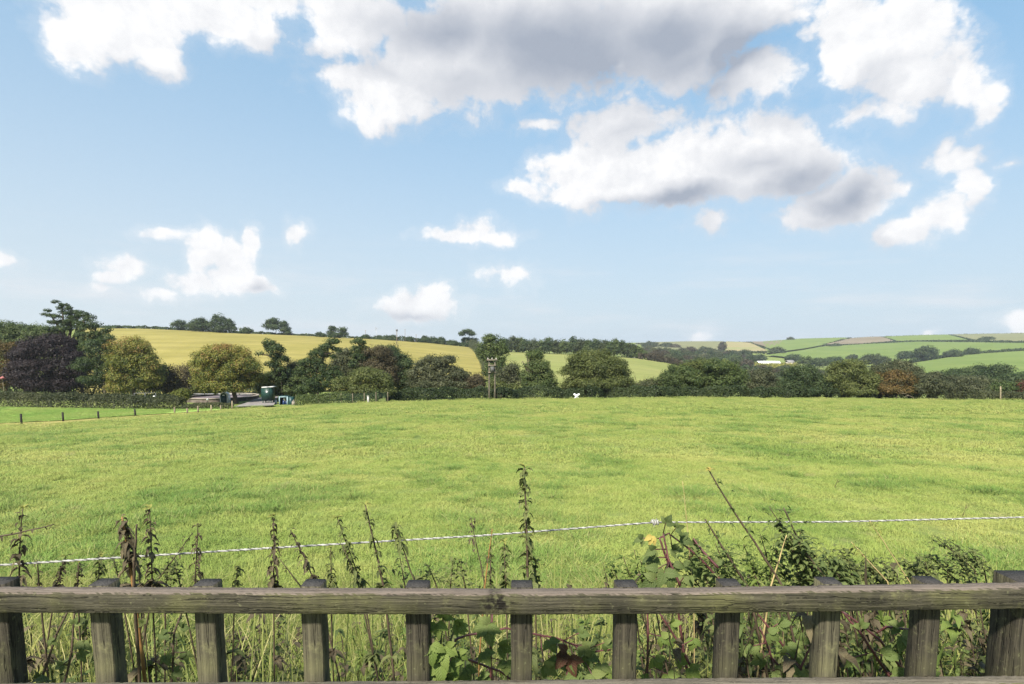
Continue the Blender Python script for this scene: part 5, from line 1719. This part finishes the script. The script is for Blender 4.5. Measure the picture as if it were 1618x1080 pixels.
em_sh = bramble('mint_plant', 'leafy pale green plant climbing against the right side of the fifth baluster', [[(690, 1100), (694, 1040), (700, 985)], [(700, 1100), (705, 1030), (722, 985)]], 1.13,
                [(690, 985, 40, -80, -.01), (700, 975, 34, 60, 0), (720, 985, 36, -20, .02), (722, 990, 34, 20, .02), (681, 1020, 46, -85, -.03), (668, 1012, 26, 200, -.03), (700, 1030, 40, -70, -.02), (705, 1020, 36, -30, .01), (696, 1050, 44, -85, -.02), (712, 1045, 40, -60, 0), (690, 1068, 40, -110, -.02), (706, 1070, 40, -50, 0), (725, 1030, 30, -40, .02)], 'fresh', 'plant', M_STEMG)
bramble('bramble', 'bramble with purple canes and large grey green leaves between ninth and tenth baluster', [[(1460, 1100), (1390, 1010), (1330, 965)], [(1420, 1090), (1360, 1000), (1325, 960)], [(1480, 1000), (1400, 990), (1385, 1000)]], 1.22,
        [(1425, 1005, 46, -40, -.02), (1395, 1035, 44, 0, -.02), (1410, 1065, 46, -30, -.03), (1360, 990, 30, 100, .02), (1345, 1040, 34, -60, .02), (1420, 990, 34, 150, 0)], 'bramble')
bramble('bramble', 'dark tangle of bramble between the eighth and ninth baluster', [[(1290, 1090), (1230, 1010), (1190, 960)], [(1270, 1095), (1220, 1040), (1200, 990)], [(1250, 1090), (1290, 1000)]], 1.3,
        [(1215, 1000, 34, -30, 0), (1230, 985, 34, 20, .02), (1245, 1020, 36, -60, 0), (1205, 1040, 34, 200, .02), (1225, 1060, 36, -30, -.02), (1260, 1010, 34, 0, .02), (1190, 1020, 30, -80, .03), (1265, 1060, 34, -100, 0), (1240, 1075, 36, 30, 0), (1275, 985, 30, -20, .03)], 'bramble')
bramble('bramble', 'leafy bramble between the seventh and eighth baluster', [[(1020, 1100), (1024, 1000), (1022, 940)], [(1110, 1090), (1075, 1020), (1040, 965)]], 1.3,
        [(1045, 1005, 34, -30, 0), (1060, 985, 30, 20, .02), (1035, 1040, 34, -60, 0), (1070, 1040, 34, -10, .02), (1055, 1065, 36, -60, -.02), (1095, 1010, 30, -100, .03), (1090, 1055, 34, -40, 0), (1025, 1070, 30, 220, 0)], 'fresh')
bramble('bramble', 'small bramble between the second and third baluster', [[(245, 1100), (220, 1010), (225, 960)], [(270, 1095), (275, 1000), (290, 960)]], 1.3,
        [(255, 1000, 26, -30, 0), (262, 1035, 28, -60, 0), (240, 1050, 28, 200, .02), (285, 990, 26, 0, 0), (295, 1030, 26, -80, .02), (275, 1060, 28, -20, 0), (225, 985, 24, 120, 0)], 'brambledark', mat=M_STEM)
bramble('bramble', 'small dark leafed bramble between the first and second baluster', [[(95, 1100), (113, 1030), (118, 960)], [(60, 1090), (90, 1000), (110, 960)]], 1.3,
        [(132, 1015, 34, -90, -.02), (128, 1030, 28, -60, 0), (60, 1072, 28, 20, 0), (118, 985, 22, 60, 0), (100, 1050, 24, 200, 0), (80, 1010, 20, -40, 0)], 'brambledark', mat=M_STEM)

# dense bushy weeds at the right above the rail
def bushy(name, label, stems, d, pal, n=9, size=.022, cat='weed'):
    off = P(*stems[0][0], d)
    em = empty(name, off, label, cat)
    lv = Leaves()
    m = MB()
    for b, t in stems:
        low, hi = stalk_path(b, t, d + rng.uniform(-.08, .1))
        p = np.concatenate([low[:-1], hi])
        m.tube(p, np.linspace(.0026, .001, len(p)), 5)
        for k in range(n):
            f = rng.uniform(.0, 1)
            c = np.array([np.interp(f, np.linspace(0, 1, len(hi)), hi[:, i]) for i in range(3)])
            for j in range(3):
                a = rng.uniform(0, 2 * np.pi)
                lv.leaf(c + rng.normal(0, .012, 3), (math.cos(a), math.sin(a), rng.uniform(-.5, .5)), (0, 0, 1), size * rng.uniform(.5, 1.2), size * rng.uniform(.3, .6), .3, .4, 5)
        for k in range(10):
            i = rng.integers(1, len(low))
            for j in range(3):
                a = rng.uniform(0, 2 * np.pi)
                lv.leaf(low[i] + rng.normal(0, .02, 3), (math.cos(a), math.sin(a), rng.uniform(-.5, .5)), (0, 0, 1), size * rng.uniform(.8, 1.5), size * rng.uniform(.4, .9), .3, .4, 5)
    m.build('stems', M_STEM, em, off=off)
    lv.build('foliage', pal, em, off)


bushy('bushy_weed', 'dark bushy weed leaning left above the rail between the eighth and ninth baluster', [((1300, 926), (1216, 800)), ((1285, 926), (1228, 826)), ((1310, 920), (1250, 842)), ((1320, 926), (1275, 860)), ((1270, 926), (1240, 850)), ((1335, 926), (1300, 872)), ((1290, 926), (1262, 835)), ((1255, 926), (1225, 870)), ((1345, 926), (1320, 890))], 1.5, 'brambledark', 30, .024)
bushy('bushy_weed', 'light green leafy weed around the long black cane', [((1200, 926), (1175, 860)), ((1225, 926), (1200, 840)), ((1190, 926), (1190, 880)), ((1150, 926), (1140, 885)), ((1215, 926), (1222, 860))], 1.55, 'fresh', 22, .022)
bushy('bushy_weed', 'low leafy weed rising between the ninth and tenth baluster', [((1540, 900), (1480, 850)), ((1530, 910), (1500, 860)), ((1555, 900), (1530, 870)), ((1510, 915), (1470, 880)), ((1460, 920), (1425, 880)), ((1395, 925), (1370, 885)), ((1470, 922), (1462, 888)), ((1440, 922), (1452, 890))], 1.75, 'nettle', 24, .022)

bushy('bushy_weed', 'feathery tangle of weeds behind the eighth baluster beside the bramble bush', [((1130, 926), (1085, 862)), ((1120, 926), (1100, 872)), ((1160, 926), (1130, 858)), ((1145, 926), (1118, 880)), ((1175, 926), (1150, 868)), ((1105, 926), (1070, 880))], 1.48, 'bramble', 24, .022)
bushy('bushy_weed', 'low feathery weed between the ninth baluster and the straw stalks', [((1355, 926), (1330, 872)), ((1375, 926), (1340, 884)), ((1395, 926), (1372, 896)), ((1340, 926), (1318, 880)), ((1420, 926), (1395, 890))], 1.6, 'nettle', 24, .022)
bushy('bushy_weed', 'low green weed patch behind the seventh baluster', [((1000, 926), (985, 880)), ((1015, 926), (1002, 868)), ((980, 926), (968, 895)), ((1030, 926), (1012, 885))], 1.5, 'fresh', 18, .020)
bushy('bushy_weed', 'low withered weed patch between the second and third baluster', [((190, 926), (178, 878)), ((222, 926), (214, 868)), ((262, 926), (266, 886)), ((285, 926), (276, 892))], 1.46, 'nettle', 14, .018)
bushy('bushy_weed', 'low withered weed patch right of the fifth baluster', [((690, 926), (676, 892)), ((712, 926), (716, 884)), ((735, 926), (728, 890)), ((640, 926), (632, 880))], 1.5, 'nettle', 12, .018)

# ------------------------------------------------------------------ grass and undergrowth as scattered tufts
def vnoise(x, y, s, seed):
    r = np.random.default_rng(seed)
    g = r.random((64, 64))
    x, y = x / s, y / s
    i, j = np.floor(x).astype(int), np.floor(y).astype(int)
    fx, fy = x - i, y - j
    fx, fy = fx * fx * (3 - 2 * fx), fy * fy * (3 - 2 * fy)
    G = lambda a, b: g[a % 64, b % 64]
    return (G(i, j) * (1 - fx) + G(i + 1, j) * fx) * (1 - fy) + (G(i, j + 1) * (1 - fx) + G(i + 1, j + 1) * fx) * fy


def blades(n, size, hmean, hvar, w, lean=.5, curl=.6, seed=0, round_=False):
    r = np.random.default_rng(seed)
    if round_:
        a = r.uniform(0, 2 * np.pi, n)
        q = np.abs(r.normal(0, size * .5, n))
        x, y = q * np.cos(a), q * np.sin(a)
        la = a + r.normal(0, .7, n)
    else:
        x, y = r.uniform(-size / 2, size / 2, n), r.uniform(-size / 2, size / 2, n)
        la = r.uniform(0, 2 * np.pi, n)
    h = hmean * np.clip(r.normal(1, hvar, n), .3, 2.0)
    le = np.abs(r.normal(0, lean, n)) * h
    ba = r.uniform(0, np.pi, n)
    bx, by = np.cos(ba), np.sin(ba)
    rows = []
    for t, ww in ((0, 1), (.45, .9), (.8, .6), (1, .12)):
        px = x + np.cos(la) * le * (t ** 1.7)
        py = y + np.sin(la) * le * (t ** 1.7)
        pz = h * (t - curl * .35 * t ** 3 * (le / h)) - .01
        hw = w * ww / 2
        rows.append(np.stack([px - bx * hw, py - by * hw, pz], -1))
        rows.append(np.stack([px + bx * hw, py + by * hw, pz], -1))
    V = np.stack(rows, 1).reshape(-1, 3)
    b = np.arange(n)[:, None] * 8
    Fq = np.stack([b + [0, 1, 3, 2], b + [2, 3, 5, 4], b + [4, 5, 7, 6]], 1).reshape(-1, 4)
    T_ = np.repeat(np.clip(r.normal(.45, .22, n), 0, 1), 3)
    return V, Fq, T_


def grassmat(name, kw, straw_bias=.0, upmix=.74, transl=.25, con=1.0):
    m, t, out = newmat(name)
    p = posnode(t)
    c = grass_color(t, p, **kw)
    at = t.n('ShaderNodeAttribute', attribute_name='tint')
    f = at.outputs['Fac']
    c = t.mix(t.m('MULTIPLY', t.ss(f, .55, .0), .8 * con), c, t.mix(.5, c, (.075, .145, .018)))
    c = t.mix(t.m('MULTIPLY', t.ss(f, .72 - straw_bias, .98 - straw_bias), .7 * con), c, (.44, .39, .18))
    geo = t.n('ShaderNodeNewGeometry')
    nv = t.n('ShaderNodeMix', data_type='VECTOR')
    nv.inputs[0].default_value = upmix
    t.put(nv.inputs[4], geo.outputs['Normal'])
    nv.inputs[5].default_value = (0, 0, 1)
    nn = t.vm('NORMALIZE', nv.outputs[1])
    finish(t, out, c, .6, .2, nn, transl)
    return m


def scatter(name, label, pts, scl, rot, vi, variants, mats, kind='stuff', cat=None):
    me = bpy.data.meshes.new(name)
    n = len(pts)
    me.vertices.add(n)
    me.vertices.foreach_set('co', np.ascontiguousarray(pts, np.float32).ravel())
    for nm, typ, val, fld in (('scl', 'FLOAT_VECTOR', scl, 'vector'), ('rot', 'FLOAT_VECTOR', rot, 'vector'), ('vi', 'INT', vi, 'value')):
        a = me.attributes.new(nm, typ, 'POINT')
        a.data.foreach_set(fld, np.ascontiguousarray(val, np.int32 if typ == 'INT' else np.float32).ravel())
    o = link(name, me)
    tag(o, label, cat, None, kind)
    col = bpy.data.collections.new(name + '_tufts')
    for k, v in enumerate(variants):
        col.objects.link(bpy.data.objects.new(f'{name}_tuft_{k:02d}', v))
    ng = bpy.data.node_groups.new(name, 'GeometryNodeTree')
    ng.interface.new_socket('Geometry', in_out='INPUT', socket_type='NodeSocketGeometry')
    ng.interface.new_socket('Geometry', in_out='OUTPUT', socket_type='NodeSocketGeometry')
    N = ng.nodes
    gi, go = N.new('NodeGroupInput'), N.new('NodeGroupOutput')
    ip = N.new('GeometryNodeInstanceOnPoints')
    ci = N.new('GeometryNodeCollectionInfo')
    ci.inputs['Collection'].default_value = col
    ci.inputs['Separate Children'].default_value = True
    ci.inputs['Reset Children'].default_value = True
    ip.inputs['Pick Instance'].default_value = True

    def na(nm, typ):
        q = N.new('GeometryNodeInputNamedAttribute')
        q.data_type = typ
        q.inputs['Name'].default_value = nm
        return q.outputs[0]
    L = ng.links
    L.new(gi.outputs[0], ip.inputs['Points'])
    L.new(ci.outputs[0], ip.inputs['Instance'])
    L.new(na('vi', 'INT'), ip.inputs['Instance Index'])
    L.new(na('rot', 'FLOAT_VECTOR'), ip.inputs['Rotation'])
    L.new(na('scl', 'FLOAT_VECTOR'), ip.inputs['Scale'])
    L.new(ip.outputs[0], go.inputs[0])
    md = o.modifiers.new('scatter', 'NODES')
    md.node_group = ng
    return o


M_GRASSES = [grassmat('meadow_grass', {}, con=.7), grassmat('meadow_grass_mid', {}, con=.45, upmix=.85), grassmat('meadow_grass_far', {}, con=.25, upmix=.92)]
gr = np.random.default_rng(5)
EDU = np.array([ray(u, 640)[0] for u in (0, 200, 370, 640, 800, 1000, 1618)])
EDD = np.array([56, 57, 70, 85, 89, 91, 91])


def gridpts(y0, y1, cell_, over):
    step = cell_ / over
    ys = np.arange(y0, y1, step)
    out = []
    for y in ys:
        xw = 1.02 * y + 1.6
        xs = np.arange(-xw, xw, step)
        out.append(np.stack([xs + gr.uniform(-.35, .35, len(xs)) * step, y + gr.uniform(-.35, .35, len(xs)) * step], -1))
    p = np.concatenate(out)
    ed = np.interp(p[:, 0] / p[:, 1], EDU, EDD)
    return p[p[:, 1] < ed - cell_ * .4]


def lump(x, y):
    return .55 * vnoise(x, y * .8, .55, 3) + .45 * vnoise(x, y, 1.7, 4)


for (nm, y0, y1, cell_, over, nb, hm, w, nv, M_GRASS) in (('meadow_grass', 2.0, 13, .5, 1.25, 1600, .040, .0040, 5, M_GRASSES[0]), ('meadow_grass', 12.6, 36, 1.2, 1.2, 1700, .048, .010, 4, M_GRASSES[1]), ('meadow_grass', 35, 92, 3.6, 1.2, 2600, .05, .030, 4, M_GRASSES[2])):
    var = []
    for k in range(nv):
        V, Fq, T_ = blades(nb, cell_ * 1.15, hm, .45, w, 1.25, .9, 100 + k)
        # tufty height inside the patch
        var.append(mesh('grass_patch', V, Fq, M_GRASS, False, T_))
    p = gridpts(y0, y1, cell_, over)
    lu = lump(p[:, 0], p[:, 1])
    z = hgt(p[:, 0], p[:, 1])
    hs = .6 + .85 * np.clip(lu, 0, 1) ** 1.5
    hs = hs * np.where(p[:, 1] < 5.5, 1 + .7 * np.clip((5.5 - p[:, 1]) / 3, 0, 1), 1)
    # follow the slope: tilt about x
    tilt = np.arctan((hgt(p[:, 0], p[:, 1] + .5) - z) / .5)
    rotv = np.stack([tilt, 0 * z, gr.uniform(-.3, .3, len(z)) + gr.integers(0, 4, len(z)) * np.pi / 2], -1)
    scatter(nm, 'short yellow green pasture grass covering the big field', np.stack([p[:, 0], p[:, 1], z - .004], -1), np.stack([1 + 0 * hs, 1 + 0 * hs, hs], -1), rotv, gr.integers(0, nv, len(z)), var, [M_GRASS])

# coarse darker tussocks sprinkled over the field
M_TUS = grassmat('tussock_grass', dict(lo=(.12, .21, .045), mid=(.175, .27, .062), hi=(.25, .32, .085), straw=(.36, .33, .15)), .05, .75)
var = []
for k in range(5):
    V, Fq, T_ = blades(420, [.30, .42, .25, .5, .36][k], .085, .4, .006, 1.2, .8, 300 + k, True)
    var.append(mesh('tussock', V, Fq, M_TUS, False, T_))
n = 5200
yy = 2.4 * (70 / 2.4) ** gr.random(n)
xx = gr.uniform(-1, 1, n) * (yy * 1.0 + 1.2)
keep = (yy < np.interp(xx / yy, EDU, EDD) - 2) & (vnoise(xx, yy, 1.6, 9) > .44)
xx, yy = xx[keep], yy[keep]
sc = gr.uniform(.5, 1.25, len(xx)) * np.where(yy < 3.6, 1.3, 1) * np.clip(yy / 14, 1, 2.2)
scatter('grass_tussocks', 'darker coarse grass tufts sprinkled over the big field', np.stack([xx, yy, hgt(xx, yy) - .01], -1), np.stack([sc, sc, sc * .8], -1), np.stack([0 * xx, 0 * xx, gr.uniform(0, 6.28, len(xx))], -1), gr.integers(0, 5, len(xx)), var, [M_TUS])

# the bright strip beyond the black posts
M_STRIP = grassmat('lush_strip_grass', LUSH, con=.3, upmix=.9)
p = []
for y in np.arange(58, 86, 1.0):
    for x in np.arange(-1.1 * y, -.42 * y, 1.0):
        p.append((x + gr.uniform(-.4, .4), y + gr.uniform(-.4, .4)))
p = np.array(p)
a_ = p[:, 0] / p[:, 1]
lo_ = np.interp(a_, EDU[:3], [64.5, 67, 79])
hi_ = np.interp(a_, EDU[:3], [83, 83, 82])
p = p[(p[:, 1] > lo_) & (p[:, 1] < hi_)]
a_ = p[:, 0]
var = []
for k in range(3):
    V, Fq, T_ = blades(500, 1.2, .06, .5, .028, 1.2, .9, 700 + k)
    var.append(mesh('strip_patch', V, Fq, M_STRIP, False, T_))
scatter('strip_grass', 'bright green grass of the strip between the posts and the left hedge', np.stack([p[:, 0], p[:, 1], hgt(p[:, 0], p[:, 1]) + .2], -1), np.ones((len(p), 3)), np.stack([0 * a_, 0 * a_, gr.uniform(0, 6.28, len(p))], -1), gr.integers(0, 3, len(p)), var, [])

# long grass and straw by the fence
M_LONG = grassmat('long_grass', dict(lo=(.10, .145, .03), mid=(.19, .22, .05), hi=(.28, .27, .08), straw=(.38, .31, .14), sm=1.5), .22, .35, .3)
var = []
for k in range(6):
    V, Fq, T_ = blades(130, .24, .42, .45, .0048, [.8, 1.0, 1.5, .9, 1.3, 2.0][k], 1.4, 400 + k, True)
    var.append(mesh('long_tuft', V, Fq, M_LONG, False, T_))
n = 900
yy = gr.uniform(1.42, 4.4, n)
xx = gr.uniform(-1, 1, n) * (yy * 1.0 + .9)
lim = np.clip(1.65 - .365 * yy, .2, 1.3)
sc = lim / .42 * gr.uniform(.32, .68, n) * np.where(yy > 3.3, .8, 1)
sc = np.clip(sc, .3, 2.0)
scatter('long_grass', 'long green and straw coloured grass behind the fence', np.stack([xx, yy, hgt(xx, yy) - .02], -1), np.stack([np.clip(sc, .7, 1.2), np.clip(sc, .7, 1.2), sc], -1), np.stack([0 * xx, 0 * xx, gr.uniform(0, 6.28, n)], -1), gr.integers(0, 6, n), var, [M_LONG])

# leafy undergrowth: small nettle and bindweed shoots
def shoot(seed, pal, nleaf=True):
    global rng
    keep_ = rng
    rng = np.random.default_rng(seed)
    lv = Leaves()
    H = 1.0
    for s_ in range(4):
        a0 = rng.uniform(0, 2 * np.pi)
        tipp = np.array([math.cos(a0) * rng.uniform(.02, .22), math.sin(a0) * rng.uniform(.02, .22), H * rng.uniform(.7, 1)])
        pth = bend([rng.normal(0, .04), rng.normal(0, .04), 0], tipp, 10, .04)
        for k in range(22 if nleaf else 5):
            f = rng.uniform(.25, 1)
            c = np.array([np.interp(f, np.linspace(0, 1, 10), pth[:, i]) for i in range(3)])
            for j in range(2):
                a = rng.uniform(0, 2 * np.pi)
                L = rng.uniform(.020, .05)
                lv.leaf(c, (math.cos(a), math.sin(a), rng.uniform(-.3, .5)), (0, 0, 1), L, L * rng.uniform(.45, .7), .35, .3, 6, .12)
        # stem as a thin strip
        for k in range(9):
            lv.leaf(pth[k], pth[k + 1] - pth[k], (0, 1, .2), np.linalg.norm(pth[k + 1] - pth[k]) * 1.15, .009 if nleaf else .006, 0, .2, 2, 0, tint=.15)
    rng = keep_
    return mesh('shoot', np.concatenate(lv.V), np.concatenate(lv.F), veinmat(pal, PAL[pal]), True, np.concatenate(lv.T), np.concatenate(lv.U))


var = [shoot(900 + k, ['nettle', 'bramble', 'fresh', 'nettle', 'brambledark', 'fresh', 'withered', 'withered', 'withered', 'withered', 'withered'][k], k < 7) for k in range(11)]
n = 980
yy = 1.24 + 1.9 * gr.random(n) ** 1.3
xx = gr.uniform(-1, 1, n) * (yy * 1.0 + .7)
right = np.clip((xx / yy - .15) / .3, 0, 1)
lim = np.clip(1.65 - .365 * yy, .15, 1.3) * (1 + .13 * right)
kp_ = gr.random(n) < (.42 + .58 * right)
xx, yy, lim = xx[kp_], yy[kp_], lim[kp_]
sc = lim * gr.uniform(.62, 1.0, len(xx))
scatter('undergrowth', 'leafy nettle and bramble undergrowth right behind the fence', np.stack([xx, yy, hgt(xx, yy) - .01], -1), np.stack([.85 + 0 * sc, .85 + 0 * sc, sc], -1), np.stack([gr.normal(0, .16, len(xx)), gr.normal(0, .16, len(xx)), gr.uniform(0, 6.28, len(xx))], -1), gr.integers(0, 11, len(xx)), var, [])

# little dead twigs out in the field
for (u, v, ut, vt_, l) in [(1318, 770, 1324, 757, 'small dead twig with one green leaf in the field above the rope'), (1519, 818, 1528, 795, 'small forked dead twig just above the rope at the right'), (745, 646, 743, 640, 'tiny dark thistle in the far field below the utility poles')]:
    g = hit(u, v, 2)
    t = P(ut, vt_, g[1])
    m = MB()
    m.tube(bend(g - [0, 0, .02], t, 6, .08), np.linspace(.004, .002, 6) * max(1, g[1] / 8), 5)
    m.tube(bend(g * .4 + t * .6, t + [.05 * g[1] / 8, 0, -.01], 5, .08), np.linspace(.003, .0015, 5) * max(1, g[1] / 8), 5)
    tag(m.build('dead_twig', TWIG, None, g, off=g), l, 'twig')

# ------------------------------------------------------------------ the air: thin even haze that pales the far hills (name haze)
hm = bpy.data.materials.new('haze')
hm.use_nodes = True
hm.node_tree.nodes.clear()
ht = NT(hm.node_tree)
ho = ht.n('ShaderNodeOutputMaterial')
hv = ht.n('ShaderNodeVolumePrincipled')
hv.inputs['Color'].default_value = (.86, .92, 1.0, 1)
hv.inputs['Density'].default_value = .00015
hv.inputs['Anisotropy'].default_value = .2
hm.node_tree.links.new(hv.outputs[0], ho.inputs['Volume'])
zs = [v.co.z for v in ground.data.vertices]
m = MB()
z0, z1 = min(zs) - 1.0, max(max(zs) + 14.0, CZ + 2)
m.box((0, 2180, (z0 + z1) / 2), (13000, 4500, z1 - z0))
tag(m.build('haze', hm), kind='stuff')
print('haze', z0, z1)
